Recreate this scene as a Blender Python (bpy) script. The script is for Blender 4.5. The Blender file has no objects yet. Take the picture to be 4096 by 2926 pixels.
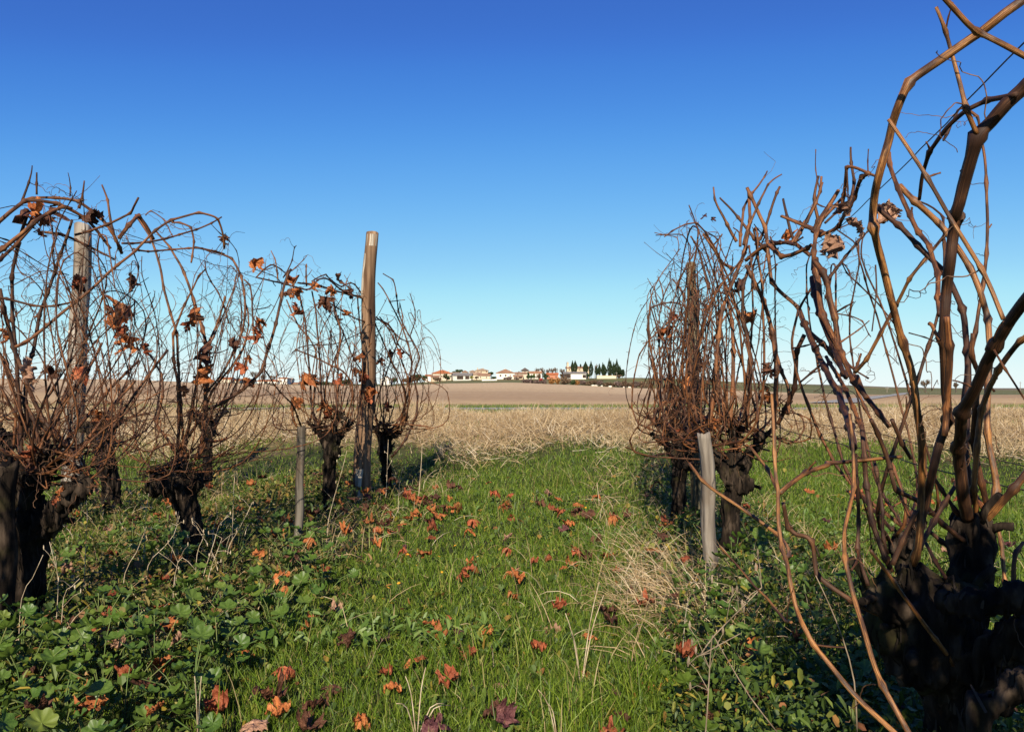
import bpy, bmesh, math, random
import numpy as np
from mathutils import Vector, Matrix, noise, Euler

random.seed(7)
rng = np.random.default_rng(7)
R = math.radians
sc = bpy.context.scene
COL = sc.collection

# ------------------------------------------------------------------ camera, sky, sun, exposure
H = 0.70                                   # eye height above the lane
FL, CX, HY = 3321.0, 2048.0, 1553.0        # focal length, centre column and horizon row on a 4096 px wide frame
cam = bpy.data.cameras.new('camera')
cam.sensor_fit = 'HORIZONTAL'; cam.sensor_width = 36.0
cam.lens = FL / 4096 * 36
cam.shift_y = (HY - 1463) / 4096
cam.clip_start = 0.05; cam.clip_end = 60000
cob = bpy.data.objects.new('camera', cam); COL.objects.link(cob)
cob.location = (0, 0, H); cob.rotation_euler = (R(90), 0, 0)
sc.camera = cob

SUN_EL, SUN_DX = 29.5, 0.11                # elevation; the light travels (SUN_DX, 1) over the ground
w = bpy.data.worlds.new('World'); sc.world = w; w.use_nodes = True
nt = w.node_tree; nt.nodes.clear()
sky = nt.nodes.new('ShaderNodeTexSky'); sky.sky_type = 'NISHITA'; sky.sun_disc = False
sky.sun_elevation = R(SUN_EL); sky.sun_rotation = math.pi + math.atan2(SUN_DX, 1)
sky.altitude = 200; sky.air_density = 0.5; sky.dust_density = 0.0; sky.ozone_density = 3.0
EXPO = 0.75
bg = nt.nodes.new('ShaderNodeBackground'); bg.inputs['Strength'].default_value = 0.10
wo = nt.nodes.new('ShaderNodeOutputWorld')
# the deep polarised blue of the photograph: a contrast curve per channel over the whole sky, even in every direction
sp = nt.nodes.new('ShaderNodeSeparateColor'); cb = nt.nodes.new('ShaderNodeCombineColor'); nt.links.new(sky.outputs[0], sp.inputs[0])
CURVES = [[(0, .02), (.69, .046), (.88, .064), (1.30, .135), (2.06, .28), (3.10, .46), (5.74, .74), (8, .84), (12, .9)],
          [(0, .06), (1.27, .155), (1.63, .235), (2.4, .41), (3.73, .625), (5.38, .83), (8.69, .945), (12, .96)],
          [(0, .3), (2.75, .58), (3.42, .71), (4.83, .86), (6.92, .935), (9, .955), (12, .96)]]
for ch, pts in enumerate(CURVES):
    dv = nt.nodes.new('ShaderNodeMath'); dv.operation = 'DIVIDE'; dv.inputs[1].default_value = 12.0; dv.use_clamp = True; nt.links.new(sp.outputs[ch], dv.inputs[0])
    fc = nt.nodes.new('ShaderNodeFloatCurve'); cv = fc.mapping.curves[0]
    while len(cv.points) < len(pts): cv.points.new(.5, .5)
    for q, (a_, b_) in zip(cv.points, pts): q.location = (a_ / 12, b_); q.handle_type = 'AUTO'
    fc.mapping.update(); nt.links.new(dv.outputs[0], fc.inputs['Value'])
    sc_ = nt.nodes.new('ShaderNodeMath'); sc_.operation = 'MULTIPLY'; sc_.inputs[1].default_value = 10 / 2 ** EXPO; nt.links.new(fc.outputs[0], sc_.inputs[0])
    nt.links.new(sc_.outputs[0], cb.inputs[ch])
nt.links.new(cb.outputs[0], bg.inputs[0]); nt.links.new(bg.outputs[0], wo.inputs[0])

sl = bpy.data.lights.new('sun', 'SUN'); sl.energy = 5.0; sl.angle = R(0.53); sl.color = (1.0, 0.89, 0.70)
so = bpy.data.objects.new('sun', sl); COL.objects.link(so)
hd = Vector((SUN_DX, 1, 0)).normalized() * math.cos(R(SUN_EL))
so.rotation_euler = Vector((hd.x, hd.y, -math.sin(R(SUN_EL)))).to_track_quat('-Z', 'Y').to_euler()
vs = sc.view_settings
vs.view_transform = 'Standard'; vs.look = 'None'; vs.exposure = EXPO; vs.gamma = 1.0; vs.use_curve_mapping = False
sc.cycles.max_bounces = 6; sc.cycles.transparent_max_bounces = 6

# ------------------------------------------------------------------ pixel <-> place
CR = {'TR': (3200, 0, 1.8047), 'MR': (3200, 800, 1.8047), 'BR': (3196, 1700, 1.3244), 'RC': (2500, 1600, 1.8044),
      'L1': (0, 640, 1.8044), 'L2': (800, 860, 1.4768), 'LB': (0, 1400, 1.4767), 'R6': (2500, 600, 1.4767),
      'LW': (0, 1700, 2.32), 'BB': (500, 1700, 2.7067), 'FH': (3000, 600, 2.706), 'R5': (2550, 1100, 2.32),
      'C1': (1500, 1350, 3.79), 'C2': (2000, 1350, 3.79), 'VL': (700, 1440, 2.274), 'D': (0, 0, 1/1.802), 'DR': (2800, 2300, 2.594)}
def full(c, x, y):
    a, b, s = CR[c]; return (a + x / s, b + y / s)
def trace(txt):
    out, c = [], None
    for tok in txt.split():
        if ',' in tok:
            x, y = tok.split(','); out.append(full(c, float(x), float(y)))
        else: c = tok
    return out, CR[c][2]
def P(fx, fy, d): return Vector(((fx - CX) * d / FL, d, H - (fy - HY) * d / FL))
def DX(px): return (px * 1.802 - CX) / FL         # display column -> x/d

# ------------------------------------------------------------------ ground heights
def sstep(t):
    t = np.clip(t, 0, 1); return t * t * (3 - 2 * t)
def near_z(x, y):
    x = np.asarray(x, float); y = np.asarray(y, float)
    wob = 0.25 * np.sin(x * 0.9 + 1.0) + 0.15 * np.sin(x * 2.3)
    z = 0.25 * sstep((y + wob - 5.9) / 2.4) + 0.06 * sstep((y - 7.6) / 2.2)
    z += 0.05 * np.clip((np.abs(x) - 2.5) / 4, 0, 1) * sstep((y - 5.5) / 3)
    z += 0.03 * np.exp(-((x + 1.15) / 0.3) ** 2) + 0.03 * np.exp(-((x - 0.85) / 0.3) ** 2)
    z += 0.010 * np.sin(x * 5.1 + y * 1.7) + 0.008 * np.sin(y * 6.3 - x * 2.2)
    return z
FD = [12, 16, 19, 24, 31, 60, 100, 200, 300, 420, 500, 560, 650, 900, 1500, 6000, 30000]
FCOL = [-1500, 0, 250, 480, 700, 869, 1000, 1136, 1250, 1400, 1500, 1700, 1850, 2000, 2273, 3800]
FY = {16: [909] * 16, 19: [905] * 16, 24: [903] * 16, 31: [899] * 16,
 60: [884, 884, 884, 886, 889, 892, 892, 892, 892, 892, 892, 891, 890, 888, 887, 887],
 100: [868, 868, 868, 872, 878, 882, 883, 884, 885, 886, 886, 885, 882, 880, 879, 879],
 200: [856, 856, 857, 862, 868, 870, 868, 868, 870, 875, 876, 876, 875, 874, 873, 873],
 300: [847, 847, 848, 855, 861, 863, 859, 857, 861, 868, 870, 870, 871, 871, 871, 871],
 420: [840, 840, 841, 850, 855, 857, 851, 849, 854, 862, 864.5, 866, 868, 869, 869.5, 869.5],
 500: [841, 841, 842, 849, 853, 854, 847.5, 845, 846, 848, 850, 858, 862, 866, 868, 868],
 560: [843, 843, 844, 848.5, 852, 852, 843.5, 841, 840, 838, 840, 851, 857, 863, 867, 867],
 650: [846, 846, 846, 849, 852, 852, 844, 841.5, 840.5, 838.2, 840, 850, 855, 861, 866, 866],
 900: [850, 850, 850, 851, 853, 853, 848, 846, 845, 844, 845, 850.5, 853.5, 859, 866, 866],
 1500: [856, 856, 856, 856, 857, 857, 857, 857, 857, 857, 857, 857, 857, 861, 866, 866],
 6000: [861] * 16, 30000: [861.9] * 16}
FU = np.array([DX(c) for c in FCOL])
FZ = np.zeros((len(FD), len(FCOL)))
for i, d in enumerate(FD):
    if d == 12: FZ[i] = near_z(FU * 12, np.full(len(FU), 12.0))
    else: FZ[i] = H - (np.array(FY[d]) * 1.802 - HY) * d / FL
LFD = np.log(np.array(FD, float))
def catmull1(xs, ys, x):
    i = np.clip(np.searchsorted(xs, x) - 1, 0, len(xs) - 2)
    t = np.clip((x - xs[i]) / (xs[i + 1] - xs[i]), 0, 1); t = t * t * (3 - 2 * t) * 0.5 + t * 0.5
    return i, t
def far_z(u, d):
    u = np.clip(np.asarray(u, float), FU[0], FU[-1]); ld = np.clip(np.log(np.asarray(d, float)), LFD[0], LFD[-1])
    i, s = catmull1(LFD, None, ld); j, t = catmull1(FU, None, u)
    return (FZ[i, j] * (1 - s) * (1 - t) + FZ[i + 1, j] * s * (1 - t) + FZ[i, j + 1] * (1 - s) * t + FZ[i + 1, j + 1] * s * t)
def ground_z(x, y):
    y = float(y)
    return float(near_z(x, y)) if y <= 12 else float(far_z(x / y, y))

# ------------------------------------------------------------------ mesh helpers
def link(name, me, mat=None, parent=None, loc=None):
    o = bpy.data.objects.new(name, me); COL.objects.link(o)
    if mat is not None and me is not None:
        me.materials.clear(); me.materials.append(mat)
    if parent is not None: o.parent = parent
    if loc is not None: o.location = loc
    return o
def tag(o, label=None, cat=None, group=None, kind=None):
    if label: o['label'] = label
    if cat: o['category'] = cat
    if group: o['group'] = group
    if kind: o['kind'] = kind
    return o
def empty(name, loc): 
    o = bpy.data.objects.new(name, None); COL.objects.link(o); o.location = loc; o.empty_display_size = .1
    return o
def np_mesh(name, V, F, smooth=False):
    """V (n,3); F list of face arrays (each (m,k))"""
    V = np.asarray(V, np.float32)
    if isinstance(F, np.ndarray): F = [F]
    F = [np.asarray(f, np.int32) for f in F if len(f)]
    me = bpy.data.meshes.new(name)
    me.vertices.add(len(V)); me.vertices.foreach_set('co', V.ravel())
    nl = sum(f.size for f in F); npol = sum(len(f) for f in F)
    me.loops.add(nl); me.loops.foreach_set('vertex_index', np.concatenate([f.ravel() for f in F]))
    me.polygons.add(npol)
    st, o = [], 0
    for f in F:
        st.append(np.arange(len(f)) * f.shape[1] + o); o += f.size
    me.polygons.foreach_set('loop_start', np.concatenate(st).astype(np.int32))
    me.update(calc_edges=True)
    me.polygons.foreach_set('use_smooth', np.full(npol, smooth))
    return me
def cane_attr(me, out, sides, L, seed):
    n = len(out); a = np.arange(sides) * 2 * math.pi / sides
    v = np.zeros((n * sides + 2, 3)); v[:n * sides, 0] = np.tile(np.cos(a), n); v[:n * sides, 1] = np.tile(np.sin(a), n); v[:n * sides, 2] = np.repeat(np.array(L), sides); v[-1, 2] = L[-1]
    v += np.array([seed * 7.3 % 50, seed * 3.1 % 50, 0]); at = me.attributes.new('grain', 'FLOAT_VECTOR', 'POINT'); at.data.foreach_set('vector', v.astype(np.float32).ravel())
def tube_arrays(pts, rad, sides=7, cap=True, off=0):
    pts = [Vector(p) for p in pts]; n = len(pts)
    V = np.zeros((n * sides, 3)); t0 = (pts[1] - pts[0]).normalized()
    a = t0.orthogonal().normalized()
    ang = np.arange(sides) * 2 * math.pi / sides; ca, sa = np.cos(ang), np.sin(ang)
    for i in range(n):
        t = (pts[min(i + 1, n - 1)] - pts[max(i - 1, 0)])
        if t.length < 1e-9: t = t0
        t = t.normalized(); a = (a - t * a.dot(t))
        a = a.normalized() if a.length > 1e-6 else t.orthogonal().normalized()
        b = t.cross(a)
        V[i * sides:(i + 1) * sides] = np.array(pts[i]) + rad[i] * (np.outer(ca, a) + np.outer(sa, b))
    i = np.arange(n - 1)[:, None] * sides; k = np.arange(sides)[None, :]; k2 = (k + 1) % sides
    Q = np.stack([i + k, i + k2, i + sides + k2, i + sides + k], -1).reshape(-1, 4)
    T = np.zeros((0, 3), int)
    if cap:
        V = np.vstack([V, [pts[0]], [pts[-1]]]); c0, c1 = n * sides, n * sides + 1
        kk = np.arange(sides); k2 = (kk + 1) % sides
        T = np.vstack([np.stack([np.full(sides, c0), k2, kk], -1), np.stack([np.full(sides, c1), (n - 1) * sides + kk, (n - 1) * sides + k2], -1)])
    return V, Q + off, T + off
class Acc:
    def __init__(s): s.V, s.Q, s.T, s.n = [], [], [], 0
    def add(s, V, Q=None, T=None):
        s.V.append(np.asarray(V, float))
        if Q is not None and len(Q): s.Q.append(np.asarray(Q) + s.n)
        if T is not None and len(T): s.T.append(np.asarray(T) + s.n)
        s.n += len(V)
    def tube(s, pts, rad, sides=6, cap=True):
        if np.isscalar(rad): rad = [rad] * len(pts)
        s.add(*tube_arrays(pts, rad, sides, cap))
    def box(s, x0, x1, y0, y1, z0, z1):
        V = [(x, y, z) for z in (z0, z1) for y in (y0, y1) for x in (x0, x1)]
        s.add(V, [(0, 2, 3, 1), (4, 5, 7, 6), (0, 1, 5, 4), (2, 6, 7, 3), (0, 4, 6, 2), (1, 3, 7, 5)])
    def mesh(s, name, smooth=False):
        f = []
        if s.Q: f.append(np.vstack(s.Q))
        if s.T: f.append(np.vstack(s.T))
        return np_mesh(name, np.vstack(s.V), f, smooth)
def resample(pts, step):
    """Catmull-Rom through pts, about one point per step metres"""
    pts = [Vector(p) for p in pts]
    if len(pts) == 2: pts = [pts[0], (pts[0] + pts[1]) / 2, pts[1]]
    q = [pts[0] * 2 - pts[1]] + pts + [pts[-1] * 2 - pts[-2]]
    out = []
    for i in range(1, len(q) - 2):
        a, b, c, d = q[i - 1:i + 3]; n = max(2, int((c - b).length / step + .5))
        for k in range(n):
            t = k / n
            out.append(.5 * ((2 * b) + (c - a) * t + (2 * a - 5 * b + 4 * c - d) * t * t + (3 * b - a - 3 * c + d) * t ** 3))
    out.append(pts[-1]); return out

# ------------------------------------------------------------------ materials
def mat(name, build, **kw):
    m = bpy.data.materials.new(name); m.use_nodes = True; n = m.node_tree; n.nodes.clear()
    out = n.nodes.new('ShaderNodeOutputMaterial'); p = n.nodes.new('ShaderNodeBsdfPrincipled')
    p.inputs['Roughness'].default_value = kw.get('rough', .8)
    p.inputs['Specular IOR Level'].default_value = kw.get('spec', .3)
    n.links.new(p.outputs[0], out.inputs[0])
    build(n, p, out)
    return m
def N(n, t, **kw):
    x = n.nodes.new('ShaderNode' + t)
    for k, v in kw.items():
        if k in x.inputs: x.inputs[k].default_value = v
        else: setattr(x, k, v)
    return x
def ramp(n, fac, stops):
    r = n.nodes.new('ShaderNodeValToRGB'); e = r.color_ramp.elements
    while len(e) < len(stops): e.new(.5)
    for i, (p, c) in enumerate(stops): e[i].position = p; e[i].color = (*c, 1)
    n.links.new(fac, r.inputs[0]); return r.outputs[0]
def mixc(n, fac, a, b, mode='MIX'):
    x = n.nodes.new('ShaderNodeMix'); x.data_type = 'RGBA'; x.blend_type = mode
    for k, s in ((0, fac), (6, a), (7, b)):
        if isinstance(s, (int, float)): x.inputs[k].default_value = s
        elif isinstance(s, tuple): x.inputs[k].default_value = (*s, 1)
        else: n.links.new(s, x.inputs[k])
    return x.outputs[2]
def tex(n, scale, detail=4, src='Object', vec_scale=None, kind='Noise', **kw):
    tc = n.nodes.new('ShaderNodeTexCoord'); o = tc.outputs[src]
    if vec_scale:
        mp = n.nodes.new('ShaderNodeMapping'); mp.inputs['Scale'].default_value = vec_scale
        n.links.new(o, mp.inputs[0]); o = mp.outputs[0]
    t = N(n, 'Tex' + kind, **kw); t.inputs['Scale'].default_value = scale
    if kind == 'Noise': t.inputs['Detail'].default_value = detail
    n.links.new(o, t.inputs['Vector']); return t
def bump(n, p, h, strength=.4, dist=.005):
    b = n.nodes.new('ShaderNodeBump'); b.inputs['Strength'].default_value = strength; b.inputs['Distance'].default_value = dist
    n.links.new(h, b.inputs['Height']); n.links.new(b.outputs[0], p.inputs['Normal'])
def island(n): return n.nodes.new('ShaderNodeNewGeometry').outputs['Random Per Island']
def objrand(n): return n.nodes.new('ShaderNodeObjectInfo').outputs['Random']
def translucent(n, p, out, col, amt):
    t = n.nodes.new('ShaderNodeBsdfTranslucent'); n.links.new(col, t.inputs[0])
    mx = n.nodes.new('ShaderNodeMixShader'); mx.inputs[0].default_value = amt
    n.links.new(p.outputs[0], mx.inputs[1]); n.links.new(t.outputs[0], mx.inputs[2]); n.links.new(mx.outputs[0], out.inputs[0])
def noise_ramp(name, scale, stops, rough=.85, bmp=0, bd=.01, vec=None, detail=5, spec=.25, src='Object'):
    def b(n, p, out):
        t = tex(n, scale, detail, src, vec)
        n.links.new(ramp(n, t.outputs['Fac'], stops), p.inputs['Base Color'])
        if bmp: bump(n, p, t.outputs['Fac'], bmp, bd)
    return mat(name, b, rough=rough, spec=spec)
def island_ramp(name, stops, rough=.7, trans=0, spec=.3, nscale=0, namt=.35, ndark=(.02, .02, .01)):
    def b(n, p, out):
        c = ramp(n, island(n), stops)
        if nscale:
            t = tex(n, nscale, 3); f = ramp(n, t.outputs['Fac'], [(.38, (0, 0, 0)), (.62, (1, 1, 1))])
            m = n.nodes.new('ShaderNodeMath'); m.operation = 'MULTIPLY'; n.links.new(f, m.inputs[0]); m.inputs[1].default_value = namt
            c = mixc(n, m.outputs[0], c, ndark)
        n.links.new(c, p.inputs['Base Color'])
        if trans: translucent(n, p, out, c, trans)
    return mat(name, b, rough=rough, spec=spec)

def _cane(n, p, out, stops=None, dark=.75):
    at = n.nodes.new('ShaderNodeAttribute'); at.attribute_name = 'grain'
    def nz(vs, sc_, det):
        mp = n.nodes.new('ShaderNodeMapping'); mp.inputs['Scale'].default_value = vs; n.links.new(at.outputs['Vector'], mp.inputs[0])
        t = N(n, 'TexNoise'); t.inputs['Scale'].default_value = sc_; t.inputs['Detail'].default_value = det; n.links.new(mp.outputs[0], t.inputs['Vector']); return t.outputs['Fac']
    streak = nz((5.5, 5.5, 14), 1.0, 5); blot = nz((.5, .5, 26), 1.0, 3); fine = nz((5, 5, 160), 1.0, 3)
    c = ramp(n, streak, stops or [(.32, (.055, .018, .008)), (.47, (.14, .048, .016)), (.60, (.25, .098, .030)), (.74, (.46, .24, .085))])
    c = mixc(n, ramp(n, blot, [(.44, (0, 0, 0)), (.60, (.9, .9, .9))]), c, (.032, .014, .008))
    c = mixc(n, ramp(n, fine, [(.50, (0, 0, 0)), (.68, (.6, .6, .6))]), c, (.04, .018, .010))
    dk = ramp(n, objrand(n), [(.3, (0, 0, 0)), (.95, (dark, dark, dark))])
    n.links.new(mixc(n, dk, c, mixc(n, .55, (.028, .012, .008), c, 'MULTIPLY')), p.inputs['Base Color'])
    bump(n, p, streak, .7, .0012)
M_sunlit = mat('cane_bark_sunlit', lambda n, p, o: _cane(n, p, o, [(.32, (.07, .024, .009)), (.46, (.20, .078, .022)), (.60, (.38, .175, .052)), (.76, (.56, .32, .12))], .2), rough=.5, spec=.35)  # lighter copy of the cane bark: sunlight put into the golden colour
M_shaded = mat('cane_bark_shaded', lambda n, p, o: _cane(n, p, o, [(.32, (.022, .010, .006)), (.47, (.055, .023, .011)), (.60, (.11, .046, .018)), (.76, (.24, .11, .042))], .3), rough=.6, spec=.3)  # darker copy of the cane bark: shade painted into the colour
M_cane = mat('cane_bark', _cane, rough=.62, spec=.25)
def _bark(n, p, out):
    g = tex(n, 38, 7, vec_scale=(1, 1, .28)); l = tex(n, 9, 4)
    c = ramp(n, g.outputs['Fac'], [(.36, (.004, .003, .0025)), (.52, (.018, .0125, .009)), (.72, (.070, .050, .036))])
    c = mixc(n, ramp(n, l.outputs['Fac'], [(.55, (0, 0, 0)), (.70, (.45, .45, .45))]), c, (.06, .055, .016))
    n.links.new(c, p.inputs['Base Color']); bump(n, p, g.outputs['Fac'], .9, .012)
M_bark = mat('vine_bark', _bark, rough=.95, spec=.1)
M_strip = island_ramp('bark_strip', [(0, (.006, .005, .004)), (.5, (.016, .012, .009)), (.85, (.032, .024, .018)), (1, (.06, .045, .034))], rough=.95, spec=.1)
def _wood(n, p, out, tint=((.085, .068, .055), (.20, .17, .14), (.33, .29, .245))):
    g = tex(n, 34, 6, vec_scale=(1, 1, .06)); s = tex(n, 6, 4)
    c = ramp(n, g.outputs['Fac'], [(.32, tint[0]), (.5, tint[1]), (.68, tint[2])])
    c = mixc(n, ramp(n, s.outputs['Fac'], [(.48, (0, 0, 0)), (.68, (.6, .6, .6))]), c, (.11, .07, .04))
    k = tex(n, 60, 3, vec_scale=(1, 1, .035))
    c = mixc(n, ramp(n, k.outputs['Fac'], [(.30, (1, 1, 1)), (.38, (0, 0, 0))]), c, (.03, .022, .016))
    n.links.new(c, p.inputs['Base Color']); bump(n, p, k.outputs['Fac'], .7, .006)
M_wood = mat('weathered_wood', _wood, rough=.85, spec=.15)
M_woodbr = mat('brown_wood', lambda n, p, o: _wood(n, p, o, ((.045, .024, .014), (.14, .080, .046), (.28, .18, .11))), rough=.85, spec=.15)
M_woodgr = mat('mossy_wood', lambda n, p, o: _wood(n, p, o, ((.03, .025, .015), (.085, .072, .042), (.17, .145, .10))), rough=.9, spec=.1)
M_stake = mat('grey_stake_wood', lambda n, p, o: _wood(n, p, o, ((.02, .017, .014), (.065, .056, .045), (.17, .15, .125))), rough=.9, spec=.1)
M_pale = noise_ramp('bare_wood', 30, [(.35, (.16, .12, .085)), (.52, (.33, .28, .22)), (.66, (.50, .45, .37))], rough=.8, vec=(1, 1, .1), bmp=.4)
def _wire(n, p, out):
    t = tex(n, 60); n.links.new(ramp(n, t.outputs['Fac'], [(.4, (.03, .02, .018)), (.65, (.075, .045, .03))]), p.inputs['Base Color'])
M_wire = mat('rusty_wire', _wire, rough=.6, spec=.4)
def leafmat(name, a, b_, c_):
    def b(n, p, out):
        t = tex(n, 3.2, 5); v = tex(n, 7, 2)
        c = ramp(n, t.outputs['Fac'], [(.32, a), (.5, b_), (.68, c_)])
        c = mixc(n, ramp(n, objrand(n), [(0, (0, 0, 0)), (1, (.55, .55, .55))]), c, tuple(x * .55 for x in a))
        n.links.new(c, p.inputs['Base Color']); bump(n, p, v.outputs['Fac'], .5, .03); translucent(n, p, out, c, .22)
    return mat(name, b, rough=.65, spec=.3)
LM = {'rust orange': leafmat('leaf_rust', (.24, .065, .018), (.43, .135, .036), (.56, .22, .075)),
      'dark brown': leafmat('leaf_brown', (.055, .022, .012), (.11, .042, .022), (.18, .075, .04)),
      'red brown': leafmat('leaf_red', (.19, .042, .018), (.34, .085, .032), (.45, .15, .065)),
      'pale tan': leafmat('leaf_tan', (.24, .12, .07), (.40, .22, .14), (.52, .31, .20)),
      'dull purple': leafmat('leaf_purple', (.06, .02, .022), (.12, .04, .042), (.2, .08, .07))}
M_grass = island_ramp('grass_blade', [(0, (.040, .070, .006)), (.35, (.080, .138, .010)), (.7, (.130, .205, .016)), (.93, (.22, .265, .035)), (.96, (.28, .23, .09)), (1, (.36, .28, .13))], rough=.5, trans=.3, spec=.35)
M_straw = island_ramp('straw', [(0, (.15, .09, .04)), (.2, (.31, .21, .105)), (.55, (.47, .345, .19)), (.85, (.56, .445, .28)), (1, (.66, .57, .44))], rough=.6, trans=.2, spec=.3, nscale=1.3, namt=.35, ndark=(.20, .12, .055))
M_weed = island_ramp('weed_leaf', [(0, (.026, .048, .007)), (.45, (.056, .095, .013)), (.78, (.10, .145, .022)), (.90, (.17, .17, .025)), (.95, (.30, .22, .03)), (1, (.22, .08, .035))], rough=.55, trans=.25, spec=.35)
M_broad = island_ramp('broad_leaf', [(0, (.06, .11, .014)), (.6, (.10, .165, .028)), (1, (.17, .23, .06))], rough=.5, trans=.25, spec=.4)
def _mallow(n, p, out):
    t = tex(n, 9, 4, src='Generated')
    c = ramp(n, t.outputs['Fac'], [(.3, (.035, .075, .010)), (.6, (.07, .13, .018)), (.8, (.12, .18, .03))])
    c = mixc(n, ramp(n, objrand(n), [(0, (0, 0, 0)), (.8, (.25, .25, .25)), (.93, (.3, .3, .3)), (1, (.9, .9, .9))]), c, (.17, .20, .03))
    n.links.new(c, p.inputs['Base Color']); translucent(n, p, out, c, .25)
M_mallow = mat('mallow_leaf', _mallow, rough=.45, spec=.4)
M_stem = noise_ramp('green_stem', 20, [(.4, (.07, .12, .03)), (.6, (.14, .15, .05))])
M_stalk = noise_ramp('dry_stalk', 30, [(.35, (.28, .20, .12)), (.6, (.55, .45, .32))], rough=.7)
M_twig_shaded = noise_ramp('dead_twig_shaded', 30, [(.35, (.11, .08, .05)), (.6, (.26, .20, .14))], rough=.8)  # darker than the stalks: the shade around these twigs is in the colour
M_flower = noise_ramp('orange_petal', 30, [(.4, (.75, .30, .02)), (.6, (.85, .45, .03))], rough=.6)
M_tendril = noise_ramp('tendril', 40, [(.4, (.045, .022, .012)), (.6, (.14, .07, .035))], rough=.6)

# ------------------------------------------------------------------ ground, road, fields
def _soil(n, p, out):
    a = tex(n, 2.2, 6); b = tex(n, 30, 6)
    c = ramp(n, a.outputs['Fac'], [(.35, (.035, .045, .014)), (.52, (.050, .070, .018)), (.66, (.085, .07, .035))])
    c = mixc(n, ramp(n, b.outputs['Fac'], [(.4, (0, 0, 0)), (.65, (.8, .8, .8))]), c, (.03, .022, .013))
    geo = n.nodes.new('ShaderNodeTexCoord'); sx = n.nodes.new('ShaderNodeSeparateXYZ'); n.links.new(geo.outputs['Object'], sx.inputs[0])
    ad = n.nodes.new('ShaderNodeMath'); ad.operation = 'MULTIPLY_ADD'; n.links.new(a.outputs['Fac'], ad.inputs[0]); ad.inputs[1].default_value = 1.6; n.links.new(sx.outputs['Y'], ad.inputs[2])
    mr = n.nodes.new('ShaderNodeMapRange'); mr.inputs['From Min'].default_value = 7.9; mr.inputs['From Max'].default_value = 9.0; n.links.new(ad.outputs[0], mr.inputs['Value'])
    straw = ramp(n, b.outputs['Fac'], [(.35, (.17, .11, .055)), (.65, (.38, .265, .145))])
    n.links.new(mixc(n, mr.outputs[0], c, straw), p.inputs['Base Color']); bump(n, p, b.outputs['Fac'], .8, .03)
M_soil = mat('lane_soil', _soil, rough=.95, spec=.1)
xs = np.unique(np.concatenate([np.linspace(-45, -6, 28), np.linspace(-6, 6, 100), np.linspace(6, 45, 28)]))
ys = np.unique(np.concatenate([np.linspace(-30, -1, 24), np.linspace(-1, 12, 110)]))
def grid(name, X, Y, Z, m, smooth=True):
    r, c = X.shape; V = np.stack([X, Y, Z], -1).reshape(-1, 3)
    i = np.arange(r - 1)[:, None] * c; j = np.arange(c - 1)[None, :]
    Q = np.stack([i + j, i + j + 1, i + c + j + 1, i + c + j], -1).reshape(-1, 4)
    o = link(name, np_mesh(name, V, Q, smooth), m); tag(o, kind='structure'); return o
X, Y = np.meshgrid(xs, ys)
o = grid('ground', X, Y, near_z(X, Y), M_soil); o['label'] = 'grassy lane and dry grass bank between the vine rows'

U = np.unique(np.concatenate([np.linspace(FU[0], -.75, 14), np.linspace(-.75, .75, 150), np.linspace(.75, FU[-1], 20)]))
def strip(name, d0, d1, n, m, label):
    d0 = np.broadcast_to(np.asarray(d0, float), U.shape); d1 = np.broadcast_to(np.asarray(d1, float), U.shape)
    t = np.linspace(0, 1, n)[:, None]; D = np.exp(np.log(d0)[None] * (1 - t) + np.log(d1)[None] * t)
    UU = np.broadcast_to(U[None], D.shape)
    o = grid(name, UU * D, D, far_z(UU, D), m); o['label'] = label; return o
M_verge = noise_ramp('verge_grass', 1.4, [(.36, (.07, .09, .016)), (.50, (.12, .125, .03)), (.62, (.27, .20, .10))], bmp=.8, bd=.1, detail=7)
M_road = noise_ramp('chalky_road', 5, [(.35, (.16, .15, .135)), (.6, (.34, .32, .29))], bmp=.4, bd=.02, detail=8)
def _field(n, p, out):
    a = tex(n, .012, 3, vec_scale=(.5, 1, 1)); b = tex(n, 1.1, 8)
    tc = n.nodes.new('ShaderNodeTexCoord'); sx = n.nodes.new('ShaderNodeSeparateXYZ'); n.links.new(tc.outputs['Object'], sx.inputs[0])
    lg = n.nodes.new('ShaderNodeMath'); lg.operation = 'LOGARITHM'; lg.inputs[1].default_value = math.e; n.links.new(sx.outputs['Y'], lg.inputs[0])
    ad = n.nodes.new('ShaderNodeMath'); ad.operation = 'MULTIPLY_ADD'; n.links.new(a.outputs['Fac'], ad.inputs[0]); ad.inputs[1].default_value = 1.5; n.links.new(lg.outputs[0], ad.inputs[2])
    mr = n.nodes.new('ShaderNodeMapRange'); mr.inputs['From Min'].default_value = math.log(31) + .75; mr.inputs['From Max'].default_value = math.log(430) + .75; n.links.new(ad.outputs[0], mr.inputs['Value'])
    c = ramp(n, mr.outputs[0], [(0, (.37, .24, .12)), (.14, (.52, .36, .19)), (.26, (.48, .33, .175)), (.42, (.36, .24, .135)), (.62, (.38, .26, .15)), (.80, (.52, .375, .22)), (1, (.56, .41, .25))])
    c = mixc(n, ramp(n, b.outputs['Fac'], [(.36, (.6, .6, .6)), (.62, (0, 0, 0))]), c, (.22, .14, .075))
    n.links.new(c, p.inputs['Base Color']); bump(n, p, b.outputs['Fac'], .5, .12)
M_field = mat('tilled_soil', _field, rough=.95, spec=.1)
M_meadow = noise_ramp('meadow', .03, [(.36, (.085, .085, .022)), (.52, (.12, .115, .03)), (.66, (.20, .15, .06))], detail=8, bmp=.5, bd=.3)
M_hill = noise_ramp('far_plough', .012, [(.36, (.10, .075, .045)), (.52, (.17, .12, .07)), (.66, (.11, .12, .045))], detail=7)
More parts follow.
